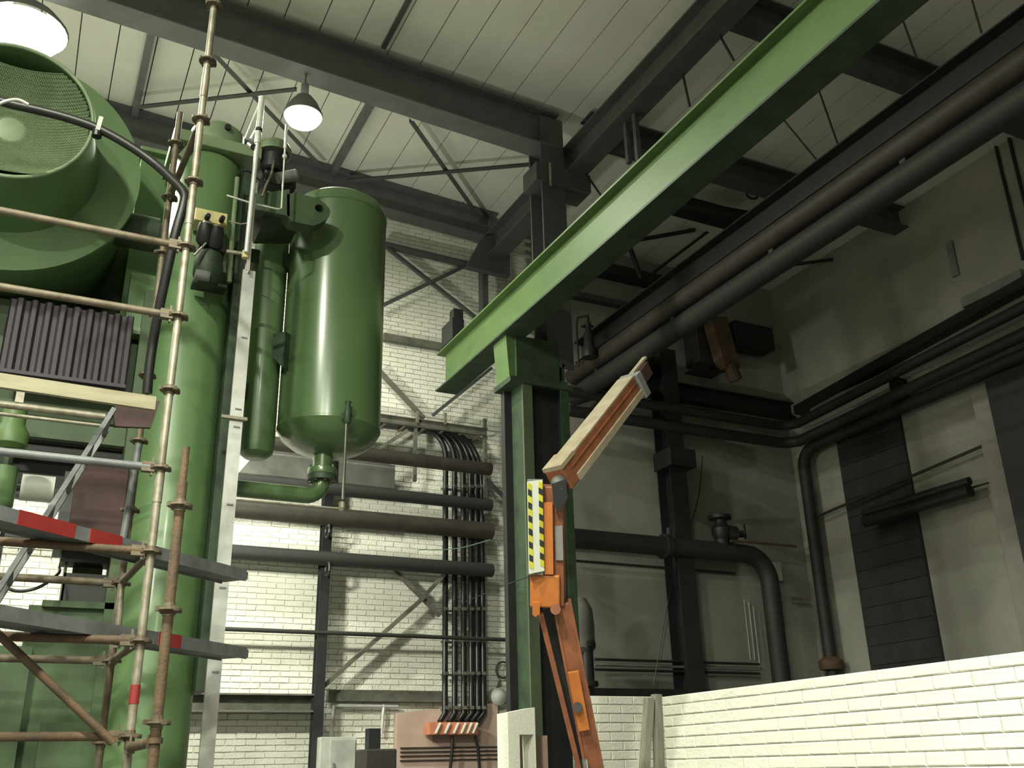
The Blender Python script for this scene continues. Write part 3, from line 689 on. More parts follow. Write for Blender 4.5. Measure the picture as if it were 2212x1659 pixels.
# ------------------------------------------------------------------ right wall
a, b, c, d = at(1815, 990, X=XR), at(1890, 1440, X=XR), at(1940, 898, X=XR), at(2041, 1425, X=XR)
struct(MB().box((XR-.03, c.y-.06, 0), (XR+.05, a.y, 7.0)).build('door_2', 'door_dark'), 'tall dark shuttered opening in the right wall', 'door')
for i in range(22):
    z = .3+.3*i
    MB().box((XR-.045, c.y-.05, z), (XR-.03, a.y-.01, z+.285)).build('slat', 'door_dark', bpy.data.objects['door_2'])
e = at(2160, 1000, X=XR-.2)
steel('wall_pier', MB().box((XR-.35, e.y-.75, 0), (XR, e.y+.12, 6.55)), 'wall_stain', 'dark stained pier on the right wall at the picture edge', 'pier')
steel('wall_pier_duct', MB().box((XR-.5, e.y-.9, 0), (XR-.35, e.y-.25, 6.6)), 'black_steel', 'black duct on the stained pier at the right picture edge', 'duct')
# ledge on the wall
for pa, pb, t, lb in [((1760, 905), (1915, 790), .10, 'upper grey ledge on the right wall above the corner pipes'), ((2085, 660), (2212, 590), .16, 'grey ledge on the right wall at picture edge')]:
    p0, p1 = at(*pa, X=XR-.06), at(*pb, X=XR-.06); z = (p0.z+p1.z)/2
    steel('wall_ledge', MB().box((XR-.14, min(p0.y, p1.y), z-t/2), (XR, max(p0.y, p1.y), z+t/2)), 'duct_grey', lb, 'ledge')
# bundle of beams carried with the pipes at the right
zb = at(2000, 800, X=XR-.3).z
steel('wall_bracket_beam', MB().bar(at(1724, 888, X=12.16), at(2300, 566, X=12.16), .20, .16), 'black_steel', 'dark sloping beam on the right wall above the corner pipes')
for py, px in ((832, 1925),):
    q = at(px, py, X=XR-.3)
    steel('pipe_bracket', MB().box((XR-.25, q.y-.08, q.z-.42), (XR-.02, q.y+.08, q.z+.12)), 'black_steel', 'dark bracket carrying the right wall pipes, %s' % ('near the dark opening' if px < 2000 else 'nearer the picture edge'), 'bracket')
# horizontal bars across opening
p0, p1 = at(1960, 1105, X=XR-.35), at(2095, 1055, X=XR-.35); z = (p0.z+p1.z)/2
bt = thing('wall_bar', 'short thick black twin bar projecting across the right wall', 'bar', (XR-.35, p1.y, z))
MB().tube((XR-.35, p1.y, z), (XR-.35, 11.2, z), .09, 12).build('bar', 'black_steel', bt)
MB().tube((XR-.35, p1.y-.02, z+.14), (XR-.35, 11.2, z+.14), .06, 12).build('bar', 'black_steel', bt)
for (pa, pb, r, lb) in [((1760, 1118), (2212, 925), .025, 'thin brown pipe slanting across the dark opening'), ((2095, 1055), (2212, 1020), .015, 'thin dark pipe running on from the short twin bar')]:
    p0, p1 = at(*pa, X=XR-.2), at(*pb, X=XR-.2)
    steel('thin_wall_pipe', MB().tube(p0, p1, r, 8), 'pipe_brown', lb, 'pipe')
# grilles and patches on the wall
for px, py, lb in [(2060, 560, 'small grey plate high on the right wall'), ]:
    c = at(px, py, X=XR)
    steel('wall_plate', MB().box((XR-.04, c.y-.06, c.z-.3), (XR, c.y+.06, c.z+.3)), 'duct_grey', lb, 'plate')
# dark bracket sticking out by the pipes
q = at(1790, 535, Y=12.2)
steel('wall_floodlight_arm', MB().bar(at(1700, 512, Y=12.4), at(1855, 553, Y=11.6), .12, .22), 'black_steel', 'dark slanting bracket arm right of the overhead pipes', 'bracket')
steel('bracket_stay', MB().bar(at(1690, 575, Y=11.9), at(1800, 560, Y=11.3), .04, .05), 'black_steel', 'thin dark stay under the slanting bracket arm', 'stay')
# unit heater hanging on the end wall
c = at(1555, 745, Y=12.3)
hu = thing('unit_heater', 'rust-red and dark heater unit hanging high on the dim end wall', 'heater', c)
MB().box(at(1502, 690, Y=12.5), at(1560, 800, Y=12.7)+V(0, .2, 0)).build('casing', 'brown_dark', hu, bevel=.02)
MB().poly([at(1527, 690, Y=12.25), at(1560, 690, Y=12.25), at(1590, 800, Y=12.25), at(1558, 800, Y=12.25)], .25).build('rusty_hood', 'rust', hu)
MB().box(at(1585, 690, Y=12.5), at(1660, 765, Y=12.7)+V(0, .2, 0)).build('shadow_block', 'black_steel', hu, bevel=.02)  # black box stands in for the shadow area beside the heater
MB().box(at(1500, 792, Y=12.2), at(1560, 806, Y=12.2)+V(0, .3, 0)).build('tray', 'black_steel', hu)
MB().tube(at(1575, 790, Y=12.2), at(1590, 822, Y=12.2), .12, 12).build('outlet', 'rust', hu)
# pipe stack by the column: pressure valve silhouette
c = at(1273, 760, X=7.45)
sv = thing('safety_valve', 'black safety valve on the overhead pipe right of the column', 'valve', c)
MB().lathe([(.12, -.1), (.12, .05), (.08, .12), (.08, .3), (.05, .34), (.05, .5), (.03, .52), (.03, .6)], c, n=14).build('body', 'black_steel', sv, smooth=40)
MB().path([at(1250, 790, X=7.45), at(1245, 700, X=7.45), at(1248, 686, X=7.45), at(1270, 682, X=7.45)], .018, 8).build('vent_pipe', 'black_steel', sv)
MB().bar(c+V(-.12, 0, .42), c+V(.1, 0, .46), .03, .03).build('lever', 'black_steel', sv)
# clutter hanging below the side bay roof: hoist trolley
c = at(1600, 480, Y=10.5)
ht = thing('chain_hoist', 'dark chain hoist trolley hanging beneath the side bay roof', 'hoist', c)
MB().box(at(1480, 440, Y=10.5), at(1590, 485, Y=10.9)).build('trolley', 'black_steel', ht, bevel=.03)
MB().tube(at(1440, 435, Y=10.4), at(1640, 470, Y=10.4), .08, 12).build('motor', 'black_steel', ht)
MB().torus(at(1625, 418, Y=10.2), (.3, 1, 0), .1, .02, 18, 6).build('chain_wheel', 'black_steel', ht)
MB().lathe([(.02, 0), (.14, .03), (.14, .1), (.08, .14)], at(1632, 548, Y=10.2), (-.5, -.8, .2), 18).build('hook_block', 'rust', ht, smooth=40)
MB().path(catmull([at(1590, 480, Y=10.3), at(1580, 505, Y=10.3), at(1600, 530, Y=10.3), at(1630, 545, Y=10.3)]), .03, 8).build('chain', 'black_steel', ht)
for k, (pa, pb, lb) in enumerate([((1340, 525), (1500, 497), 'side bay roof brace rising right behind the girder'), ((1410, 590), (1530, 500), 'side bay roof brace rising steeply behind the girder'), ((1355, 520), (1385, 600), 'side bay roof brace falling right behind the girder')]):
    steel('side_bay_brace', MB().bar(at(*pa, Y=11.7), at(*pb, Y=11.7), .05, .07, up=(0, 1, 0)), 'black_steel', lb, 'brace')
steel('side_bay_girt', MB().box((at(1220, 580, Y=12.8).x, 12.75, zat(1330, 585, 12.8)-.1), (9.6, 13.0, zat(1330, 585, 12.8)+.1)), 'black_steel', 'dark girt high on the side bay end wall under the braces')
steel('side_bay_girt', MB().box((at(1220, 640, Y=12.8).x, 12.85, zat(1290, 640, 12.8)-.05), (9.6, 13.0, zat(1290, 640, 12.8)+.05)), 'dark_steel', 'thin girt on the side bay end wall right of the column')

# ================================================================== GREEN MACHINE
# fan with bell mouth facing the camera side
FX, FZ = -.64, 6.45
fn = thing('intake_fan', 'large green fan drum with mesh-covered mouth at upper left', 'fan', (FX, 8.6, 5.4))
MB().lathe([(.70, -.02), (1.04, -.02), (1.04, .04), (1.0, .06), (.98, 1.2), (.7, 1.3)], (FX, 8.0, FZ), (0, 1, 0), 64).build('casing', 'green_paint', fn, smooth=35)
MB().lathe([(.585, 0), (.60, .0), (.64, .35), (.70, .70), (.68, .70), (.62, .35)], (FX, 7.28, FZ), (0, 1, 0), 64, True).build('bell_mouth', 'green_paint', fn, smooth=40)
rim = MB().torus((FX, 7.275, FZ), (0, 1, 0), .597, .017, 64, 10).build('rim', 'green_pale', fn, smooth=50)
# woven guard: a shallow dished grid of wires
gm = MB(); n = 34; idx = {}
def dish(x, z): r2 = x*x+z*z; return .30*(1-r2/.6**2)
for i in range(-n, n+1):
    for j in range(-n, n+1):
        x, z = i*.6/n, j*.6/n*.8
        if x*x+z*z < .58**2: idx[i, j] = len(gm.v); gm.v.append(V(FX+x+(.3/n if j % 2 else 0), 7.29+dish(x, z)*.9, FZ+z))
ed = []
for (i, j), k in idx.items():
    if (i+1, j) in idx: ed.append((k, idx[i+1, j]))
    for q in ((i, j+1), (i+(1 if j % 2 else -1), j+1)):
        if q in idx: ed.append((k, idx[q]))
wire = MB()
for a, b in ed:
    p, q = gm.v[a], gm.v[b]; t = .0028
    d = (q-p).normalized(); s_ = d.cross(V(0, 1, 0)).normalized()*t; u_ = V(0, -t, 0); k = len(wire.v)
    wire.v += [p-s_, p+s_, p+u_, q-s_, q+s_, q+u_]; wire.f += [(k, k+2, k+5, k+3), (k+2, k+1, k+4, k+5), (k+1, k, k+3, k+4)]
wo = wire.build('mesh_guard', 'green_pale', fn); wo['kind'] = 'stuff'
MB().lathe([(.16, 0), (.30, .06), (.31, .10), (.24, .16), (.10, .3), (.001, .32)], (FX+.02, 7.55, FZ+.02), (0, 1, 0), 36).build('hub', 'green_pale', fn, smooth=40)
for k in range(8):
    a_ = k*math.pi/4+.2; d_ = V(math.cos(a_), 0, math.sin(a_))
    MB().bar(V(FX, 7.72, FZ)+d_*.25, V(FX, 7.75, FZ)+d_*.62, .015, .05, up=(0, 1, 0)).build('spoke', 'green_dark', fn)
MB().lathe([(.001, .45), (.64, .45), (.64, .5), (.001, .5)], (FX, 7.45, FZ), (0, 1, 0), 40).build('back_plate', 'green_worn', fn)
# stub shaft right under the fan face
a = at(262, 482, Y=8.25)
st = thing('stub_motor', 'dark stub motor between the fan drum and the green column', 'motor', a)
MB().tube(a+V(-.3, .1, 0), a+V(.32, .1, 0), .16, 24).build('barrel', 'green_dark', st, smooth=40)
MB().tube(a+V(.28, .1, 0), a+V(.36, .1, 0), .12, 20).build('end_cap', 'plate_grey', st, smooth=40)
# thick black hose with clamp
hp = [at(-40, 205, Y=6.9), at(20, 224, Y=6.85), at(90, 240, Y=6.8), at(150, 256, Y=6.75), at(212, 278, Y=6.7), at(275, 312, Y=6.65), at(330, 350, Y=6.6), at(372, 388, Y=6.5), at(398, 418, Y=6.42), at(396, 446, Y=6.4), at(380, 500, Y=6.42), at(362, 580, Y=6.5), at(345, 660, Y=6.6), at(332, 730, Y=6.7), at(322, 800, Y=6.75), at(318, 850, Y=6.78)]
hs = thing('black_hose', 'thick black hose looping from the fan down the scaffold pole', 'hose', hp[-1])
MB().path(catmull(hp, 4), .034, 14).build('hose', 'rubber', hs, smooth=60)
c = at(213, 268, Y=6.68)
MB().bar(c+V(0, 0, -.06), c+V(.01, 0, .06), .03, .035, up=(0, 1, 0)).build('clamp_strap', 'zinc_white', hs)
MB().tube(c+V(.0, .02, -.045), c+V(0, .02, -.10), .035, 12).build('clamp_block', 'rubber', hs)
MB().path(catmull([at(-20, 232, Y=6.7), at(15, 218, Y=6.68), at(40, 216, Y=6.68), at(62, 226, Y=6.68)]), .012, 8).build('clamp_strap', 'zinc_white', hs, smooth=50)

# main column and press body
pr = thing('press_column', 'stout green machine column with flanged cap behind the scaffold', 'column', (.98, 8.3, 0))
MB().lathe([(.33, 0), (.33, 6.95), (.30, 7.0)], (.98, 8.3, 0), n=48).build('shaft', 'green_paint', pr, smooth=40)
MB().box((.62, 7.93, 7.0), (1.42, 8.68, 7.12)).build('cap_plate', 'green_pale', pr, bevel=.01)
MB().lathe([(.25, 0), (.25, .26), (.20, .31), (.001, .33)], (1.05, 8.3, 7.12), n=40).build('cap_dome', 'green_pale', pr, smooth=40)
MB().tube((1.1, 8.06, 7.33), (1.1, 8.02, 7.33), .03, 12).build('plug', 'black_steel', pr)
MB().bar(at(388, 340, Y=8.0), at(432, 292, Y=8.0), .04, .05, up=(0, 1, 0)).build('lifting_bar', 'green_pale', pr)
MB().box((1.28, 8.0, 2.2), (1.36, 8.35, 6.9)).build('edge_channel', 'green_dark', pr)
MB().box((.58, 8.25, .0), (.68, 8.5, 5.6)).build('edge_rib', 'green_worn', pr)
c2 = thing('side_column', 'slimmer green column between the press column and the tank', 'column', (1.71, 8.6, 4.25))
MB().lathe([(.10, 4.28), (.15, 4.32), (.165, 4.4), (.165, 6.75), (.1, 6.8)], (1.71, 8.6, 0), n=36).build('shaft', 'green_paint', c2, smooth=40)
MB().box((1.30, 8.5, 4.8), (1.6, 8.7, 4.95)).build('bracket', 'green_dark', c2)
MB().box((1.30, 8.5, 6.2), (1.6, 8.7, 6.35)).build('bracket', 'green_dark', c2)
# lug arm
ya = 7.78
ol = [(535, 428), (571, 424), (640, 416), (684, 428), (703, 440), (714, 453), (712, 466), (703, 476), (679, 488), (600, 472), (535, 458)]
lg = thing('lifting_arm', 'green lug arm with a round eye reaching over to the tank', 'arm', at(560, 470, Y=ya))
def ring_poly(outl, c, r, y0, y1, n=28):
    """plate with a round eye: outer ring of points resampled round the hole"""
    pts = [at(*q, Y=y0) for q in outl]; m = MB(); out = []
    for k in range(n):
        a_ = 2*math.pi*k/n; d = (math.cos(a_), math.sin(a_)); best = None
        for i in range(len(pts)):
            p, q = pts[i], pts[(i+1) % len(pts)]
            ex, ez = q.x-p.x, q.z-p.z; den = d[0]*ez-d[1]*ex
            if abs(den) < 1e-9: continue
            t = ((p.x-c.x)*ez-(p.z-c.z)*ex)/den; s_ = ((p.x-c.x)*d[1]-(p.z-c.z)*d[0])/den
            if t > 0 and -1e-6 <= s_ <= 1+1e-6 and (best is None or t > best): best = t
        out.append((c.x+d[0]*best, c.z+d[1]*best, c.x+d[0]*r, c.z+d[1]*r))
    for y in (y0, y1):
        for o in out: m.v.append(V(o[0], y, o[1]))
        for o in out: m.v.append(V(o[2], y, o[3]))
    N = n
    for i in range(n):
        j = (i+1) % n
        m.f += [(i, j, N+j, N+i), (2*N+j, 2*N+i, 3*N+i, 3*N+j), (i, 2*N+i, 2*N+j, j), (N+j, 3*N+j, 3*N+i, N+i)]
    return m
ring_poly([(620, 418), (640, 416), (684, 428), (703, 440), (714, 453), (712, 466), (703, 476), (679, 488), (620, 476)], at(690, 450, Y=ya), .042, ya, ya+.16).build('eye_plate', 'green_worn', lg)
MB().poly([at(*q, Y=ya+.08) for q in [(535, 430), (571, 425), (621, 418), (621, 476), (568, 465), (535, 459)]], .16).build('arm_plate', 'green_worn', lg)
MB().poly([at(*q, Y=8.1) for q in [(545, 462), (620, 476), (640, 500), (560, 500)]], .5).build('under_rib', 'green_dark', lg)
# motor head above the arm
mh = thing('solenoid_valve', 'dark valve head with pale green dome above the lug arm', 'valve', at(600, 430, Y=8.05))
c = at(592, 332, Y=8.0)
MB().lathe([(.16, -.02), (.165, .03), (.14, .09), (.08, .13), (.001, .145)], c, n=28).build('dome', 'green_pale', mh, smooth=50)
MB().lathe([(.10, -.22), (.12, -.2), (.12, -.05), (.15, -.02)], c, n=20).build('neck', 'black_steel', mh, smooth=40)
MB().box(at(572, 362, Y=7.95), at(640, 408, Y=7.95)+V(0, .3, 0)).build('body', 'black_steel', mh, bevel=.02)
MB().tube(at(600, 385, Y=7.85), at(640, 378, Y=7.85), .055, 16).build('connector', 'plate_grey', mh, smooth=40)
MB().box(at(578, 413, Y=7.9), at(632, 428, Y=7.9)+V(0, .05, 0)).build('label_plate', 'aluminium', mh)
MB().path(catmull([at(592, 345, Y=7.9), at(586, 375, Y=7.8), at(575, 400, Y=7.75), at(566, 425, Y=7.72)]), .012, 8).build('pipe', 'galvanised', mh, smooth=50)
MB().path(catmull([at(514, 378, Y=7.75), at(522, 370, Y=7.75), at(540, 372, Y=7.8), at(560, 390, Y=7.9)]), .008, 6).build('cable', 'cable_black', mh)
# valve block in yellow on the press column
vb = thing('valve_block', 'yellow valve block with dark solenoids on the green column', 'valve', at(460, 590, Y=7.9))
MB().box(at(423, 447, Y=7.75), at(490, 488, Y=7.75)+V(0, .2, 0)).build('block', 'valve_yellow', vb, bevel=.008)
for px, py in ((447, 472), (478, 477)):
    c = at(px, py, Y=7.72); MB().lathe([(.024, 0), (.024, .06), (.016, .07)], c, (0, -1, 0), 12).build('port', 'black_steel', vb)
for px, py in ((443, 500), (466, 507)):
    c = at(px, py, Y=7.62)
    MB().lathe([(.055, .07), (.065, .03), (.065, -.09), (.04, -.12)], c, (0, -.4, 1), 16).build('solenoid', 'black_steel', vb, smooth=40)
    MB().lathe([(.02, .09), (.03, .075), (.03, .07)], c, (0, -.4, 1), 12).build('cap', 'chrome', vb)
MB().box(at(432, 512, Y=7.7), at(488, 545, Y=7.7)+V(0, .22, 0)).build('manifold', 'black_steel', vb, bevel=.01)
MB().lathe([(.10, .1), (.12, .06), (.12, -.12), (.08, -.2)], at(450, 570, Y=7.75), n=20).build('coil', 'green_dark', vb, smooth=40)
MB().tube(at(422, 592, Y=7.62), at(452, 598, Y=7.62), .045, 14).build('plug', 'plate_grey', vb, smooth=40)
MB().box(at(418, 602, Y=7.75), at(490, 622, Y=7.75)+V(0, .15, 0)).build('base_plate', 'black_steel', vb)
MB().tube(at(420, 552, Y=7.6), at(445, 525, Y=7.6), .010, 8).build('stay', 'galvanised', vb)
MB().tube(at(490, 543, Y=7.6), at(530, 549, Y=7.55), .018, 10).build('outlet_pipe', 'galvanised', vb)
MB().lathe([(.03, .03), (.035, 0), (.03, -.04)], at(531, 549, Y=7.55), n=12).build('elbow', 'valve_yellow', vb)
# upright strips beside the column
sb = thing('flat_bar', 'tall pale flat aluminium bar with slotted top standing by the column', 'bar', (1.34, 7.6, 0))
xs0, xs1 = 1.285, 1.39
MB().box((xs0, 7.6, .0), (xs1, 7.63, at(545, 585, Y=7.6).z)).build('bar', 'aluminium', sb)
zc0, zc1 = at(545, 590, Y=7.58).z, at(566, 432, Y=7.58).z
MB().channel((xs0+.045, 7.58, zc0), (xs0+.045, 7.58, zc1), .07, .03, .008, up=(0, 1, 0)).build('channel', 'aluminium', sb)
for py in (724, 881, 920, 1090, 1270, 1452):
    q = at((xs0+xs1)/2*0+500, py, Y=7.59); MB().box((xs0+.035, 7.592, q.z-.006), (xs1-.02, 7.6, q.z+.006)).build('slot', 'plate_grey', sb)
q = at(505, 902, Y=7.58); MB().box((xs0-.07, 7.57, q.z-.012), (xs1+.03, 7.6, q.z+.012)).build('clamp', 'galvanised', sb)
wt = thing('white_pipe', 'thin white upright pipe with branch tubes beside the valve block', 'pipe', at(531, 548, Y=7.5))
MB().tube(at(532, 545, Y=7.5), at(556, 310, Y=7.5), .021, 12).build('pipe', 'zinc_white', wt, smooth=40)
MB().tube(at(556, 310, Y=7.5), at(566, 210, Y=7.5), .028, 12).build('pipe_top', 'zinc_white', wt, smooth=40)
MB().tube(at(559, 283, Y=7.49), at(560, 278, Y=7.49), .032, 12).build('band', 'black_steel', wt)
MB().tube(at(529, 300, Y=7.55), at(561, 222, Y=7.5), .008, 8).build('stay', 'zinc_white', wt)
MB().tube(at(542, 300, Y=7.55), at(556, 275, Y=7.5), .014, 8).build('stay', 'zinc_white', wt)
MB().tube(at(548, 318, Y=7.5), at(540, 312, Y=7.7), .03, 10).build('bracket', 'black_steel', wt)
MB().path([at(495, 478, Y=7.6), at(520, 484, Y=7.52), at(535, 482, Y=7.5)], .006, 6).build('branch', 'galvanised', wt)
mp = thing('measuring_pipe', 'thin white hooked tube in front of the dark valve head', 'pipe', at(608, 452, Y=7.6))
MB().path([at(490, 422, Y=7.65), at(540, 438, Y=7.6), at(600, 452, Y=7.6), at(608, 450, Y=7.6), at(612, 380, Y=7.6), at(619, 272, Y=7.6)], .009, 8).build('tube', 'zinc_white', mp, smooth=50)
MB().lathe([(.018, -.02), (.024, 0), (.018, .02)], at(615, 338, Y=7.6), n=10).build('joint', 'zinc_white', mp)
MB().tube(at(616, 320, Y=7.6), at(619, 270, Y=7.6), .014, 10).build('sleeve', 'zinc_white', mp)
gb2 = thing('green_conduit', 'pale green conduit upright along the right edge of the column', 'conduit', at(500, 600, Y=7.85))
MB().path([at(495, 610, Y=7.85), at(505, 470, Y=7.85), at(513, 384, Y=7.85)], .022, 10).build('conduit', 'green_pale', gb2)
MB().tube(at(484, 590, Y=7.85), at(484, 560, Y=7.85), .02, 8).build('sleeve', 'plate_grey', gb2)

# tank
TY = 8.45
tc = at(721, 720, Y=TY); TX, TR = tc.x, .475
zt1, zt0 = at(831, 497, Y=TY).z, at(812, 948, Y=TY).z
tk = thing('pressure_tank', 'tall glossy green pressure tank with domed ends hanging beside the machine', 'tank', (TX, TY, zt0-.25))
prof = [(.06, zt0-.235), (.2, zt0-.215), (.33, zt0-.16), (.43, zt0-.08), (TR, zt0), (TR+.004, zt0+.005), (TR+.004, zt0+.02), (TR, zt0+.025), (TR, zt1-.03), (TR+.006, zt1-.025), (TR+.006, zt1), (TR-.03, zt1+.10), (.35, zt1+.17), (.22, zt1+.21), (.001, zt1+.23)]
MB().lathe(prof, (TX, TY, 0), n=72).build('shell', 'green_gloss', tk, smooth=28)
c = at(699, 1024, Y=TY-.05)
MB().lathe([(.10, zt0-.1-c.z), (.085, .06), (.13, .06), (.135, .02), (.13, -.0)], (c.x, TY, c.z), n=28).build('nozzle', 'green_gloss', tk, smooth=40)
fl = MB().lathe([(.135, -.005), (.135, -.055), (.08, -.055)], (c.x, TY, c.z), n=28).build('flange', 'green_dark', tk, smooth=40)
for k in range(8):
    a_ = k*math.pi/4; p = V(c.x+.11*math.cos(a_), TY+.11*math.sin(a_), c.z-.07)
    MB().tube(p, p+V(0, 0, .16), .012, 6).build('bolt', 'chrome', fl)
# bottom elbow pipe
e0 = V(c.x, TY, c.z-.055); zp = at(640, 1068, Y=TY).z; rb = e0.z-zp
MB().path([e0]+[e0+V(-rb*1.0*(1-math.cos(t)), 0, -rb*math.sin(t)) for t in [i*math.pi/16 for i in range(1, 9)]]+[V(1.0, TY, zp)], .075, 18).build('outlet_pipe', 'green_gloss', tk, smooth=60)
MB().poly([(1.85, TY, 5.42), (TX-.40, TY-.1, 5.42), (TX-.40, TY-.1, 5.05), (1.85, TY, 5.2)], .3).build('support_bracket', 'green_dark', tk)
MB().box((1.80, TY, 6.2), (TX-.4, TY+.12, 6.35)).build('support_bracket', 'green_dark', tk)
# level gauge rod
yg = TY-TR-.05
gr = thing('gauge_rod', 'slim chrome gauge rod with dark head hanging in front of the tank', 'gauge', at(738, 1095, Y=yg))
MB().tube(at(749, 905, Y=yg), at(741, 1078, Y=yg), .013, 10).build('rod', 'chrome', gr)
MB().lathe([(.012, .12), (.03, .11), (.02, .08), (.022, .05), (.035, .03), (.035, -.08), (.02, -.1)], at(751, 893, Y=yg), n=14).build('head', 'green_dark', gr, smooth=40)
MB().tube(at(743, 898, Y=yg), at(746, 898, Y=yg+.1), .03, 12).build('side_port', 'green_dark', gr)
MB().lathe([(.03, .03), (.03, -.02), (.018, -.05)], at(739, 1092, Y=yg), n=12).build('foot', 'galvanised', gr)

# machine frame below the fan
fr = thing('machine_frame', 'green machine frame of heavy beams behind the scaffold', 'machine', (-.4, 8.8, 0))
zz = lambda px, py, y: at(px, py, Y=y).z
MB().box((-2.6, 8.5, zz(100, 900, 8.5)), (.70, 9.3, 5.40)).build('upper_beam', 'green_worn', fr)
MB().box((-2.6, 8.42, zz(100, 946, 8.42)), (.70, 8.5, zz(100, 905, 8.42))).build('lower_rail', 'green_worn', fr)
MB().box((-2.6, 8.9, zz(150, 1058, 8.9)), (.62, 9.2, zz(150, 940, 8.9))).build('recess_shade_box', 'black_steel', fr)  # solid black box stands in for the darkness of the open cavity
MB().box((at(64, 1300, Y=8.3).x, 8.3, 0), (.75, 9.3, zz(150, 1310, 8.3))).build('base', 'green_worn', fr)
MB().box((at(92, 1300, Y=8.25).x, 8.25, zz(150, 1312, 8.25)), (.75, 9.3, zz(150, 1298, 8.25))).build('base_lip', 'green_worn', fr)
MB().box((-2.8, 8.2, 0), (at(70, 1400, Y=8.2).x, 9.3, zz(30, 1395, 8.2))).build('base', 'green_worn', fr)
MB().box((at(283, 600, Y=8.35).x, 8.35, zz(300, 715, 8.35)), (.7, 8.5, zz(300, 590, 8.35))).build('cheek_plate', 'green_paint', fr)
MB().box((at(283, 600, Y=8.3).x-.3, 8.3, zz(300, 722, 8.3)), (.7, 8.45, zz(300, 708, 8.3))).build('shelf', 'green_pale', fr)
MB().box((at(285, 600, Y=8.4).x, 8.4, zz(300, 900, 8.4)), (.75, 8.6, zz(300, 745, 8.4))).build('cheek_plate', 'green_worn', fr)
for px0, px1, py0, py1, m in [(128, 152, 1180, 1305, 'black_steel'), (224, 250, 1180, 1305, 'black_steel'), (0, 12, 1085, 1215, 'black_steel')]:
    a, b = at(px0, py1, Y=8.4), at(px1, py0, Y=8.4); MB().box((a.x, 8.4, a.z), (b.x, 8.6, b.z)).build('leg', m, fr)
MB().box(at(152, 1265, Y=8.55), at(226, 1195, Y=8.6)).build('green_panel', 'green_worn', fr)
MB().box(at(130, 1300, Y=8.4), at(250, 1262, Y=8.8)).build('cross_tie', 'black_steel', fr)
MB().box(at(130, 1212, Y=8.35), at(290, 1178, Y=8.6)).build('cross_tie', 'black_steel', fr)
MB().box((-2.6, 9.33, 5.2), (.70, 9.42, 7.1)).build('rear_plate', 'green_worn', fr)
MB().box((.42, 8.75, zz(300, 716, 8.75)), (.72, 9.3, zz(330, 328, 8.75))).build('fan_housing', 'green_paint', fr)
MB().box((.40, 8.68, zz(330, 330, 8.7)), (.74, 9.3, zz(330, 322, 8.7))).build('housing_lip', 'green_pale', fr)
# lower column side: green sheet right of S1
MB().box((.25, 8.15, 0), (.66, 8.3, zz(300, 1560, 8.15))).build('base_rib', 'green_worn', fr)
# oxide box
ox = thing('oxide_box', 'dark oxide-red steel box between the scaffold ladder and the pole', 'box', at(210, 1185, Y=8.2))
a, b = at(142, 1180, Y=8.15), at(282, 1002, Y=8.15)
MB().box((a.x, 8.15, a.z), (b.x, 8.7, b.z)).build('body', 'oxide_red', ox, bevel=.01)
MB().box((a.x-.08, 8.2, a.z), (a.x, 8.6, b.z-.1)).build('side_flange', 'black_steel', ox)
# pale roller
a, b = at(45, 1052, Y=8.7), at(116, 1060, Y=8.7)
rl = thing('pale_roller', 'pale cream roller lying in the dark machine recess', 'roller', (a+b)/2)
MB().tube(V(a.x, 8.7, a.z), V(b.x, 8.7, a.z), .11, 20).build('barrel', 'label_white', rl, smooth=40)
MB().tube(V(a.x-.15, 8.7, a.z), V(a.x, 8.7, a.z), .04, 12).build('journal', 'black_steel', rl)
MB().tube(V(a.x-.14, 8.7, a.z-.25), V(a.x-.14, 8.7, a.z+.3), .05, 10).build('stand', 'black_steel', rl)
# green pipe fitting at the picture edge
c = at(25, 930, Y=8.1)
gf = thing('pipe_fitting', 'small yellow-green pipe fitting at the left picture edge', 'fitting', c)
MB().lathe([(.07, .2), (.09, .18), (.09, .05), (.13, -.02), (.13, -.12), (.09, -.16)], c, n=18).build('body', 'girder_green', gf, smooth=40)
MB().lathe([(.10, -.3), (.1, -.6), (.06, -.66)], c, n=18).build('lower_body', 'green_paint', gf, smooth=40)
MB().tube(c+V(0, 0, -.35), c+V(0, 0, -.1), .05, 10).build('neck', 'green_dark', gf)
tag(MB().path(catmull([at(0, 1265, Y=8.0), at(40, 1277, Y=8.0), at(85, 1268, Y=8.0), at(125, 1240, Y=8.2), at(128, 1225, Y=8.4)]), .012, 8).build('loop_cable', 'cable_black', smooth=60), 'thin black cable sagging in front of the bright wall at left', 'cable')
# corrugated guard sheet
cs = MB(); pl = [at(14, 626, Y=8.2), at(290, 690, Y=8.2), at(272, 832, Y=8.2), at(-6, 800, Y=8.2)]
xa, xb = pl[3].x, pl[1].x; ztop, zbot = pl[1].z+.02, pl[2].z-.01; n = 90
for k in range(n+1):
    x = xa+(xb-xa)*k/n; ph = math.sin(k/n*2*math.pi*9); y = 8.2+.022*max(-.6, min(.6, ph))/.6
    cs.v += [V(x, y, zbot), V(x, y, ztop), V(x, y+.006, zbot), V(x, y+.006, ztop)]
for k in range(n):
    b = k*4; cs.f += [(b, b+4, b+5, b+1), (b+2, b+3, b+7, b+6), (b+1, b+5, b+7, b+3), (b, b+2, b+6, b+4)]
cg = thing('corrugated_guard', 'dark purple-brown corrugated guard sheet under the fan', 'sheet', V((xa+xb)/2, 8.2, zbot))
cs.build('sheet', 'corrugated', cg, smooth=30)
MB().box((xa, 8.16, zbot-.03), (xb, 8.25, zbot)).build('edge_angle', 'corrugated', cg)

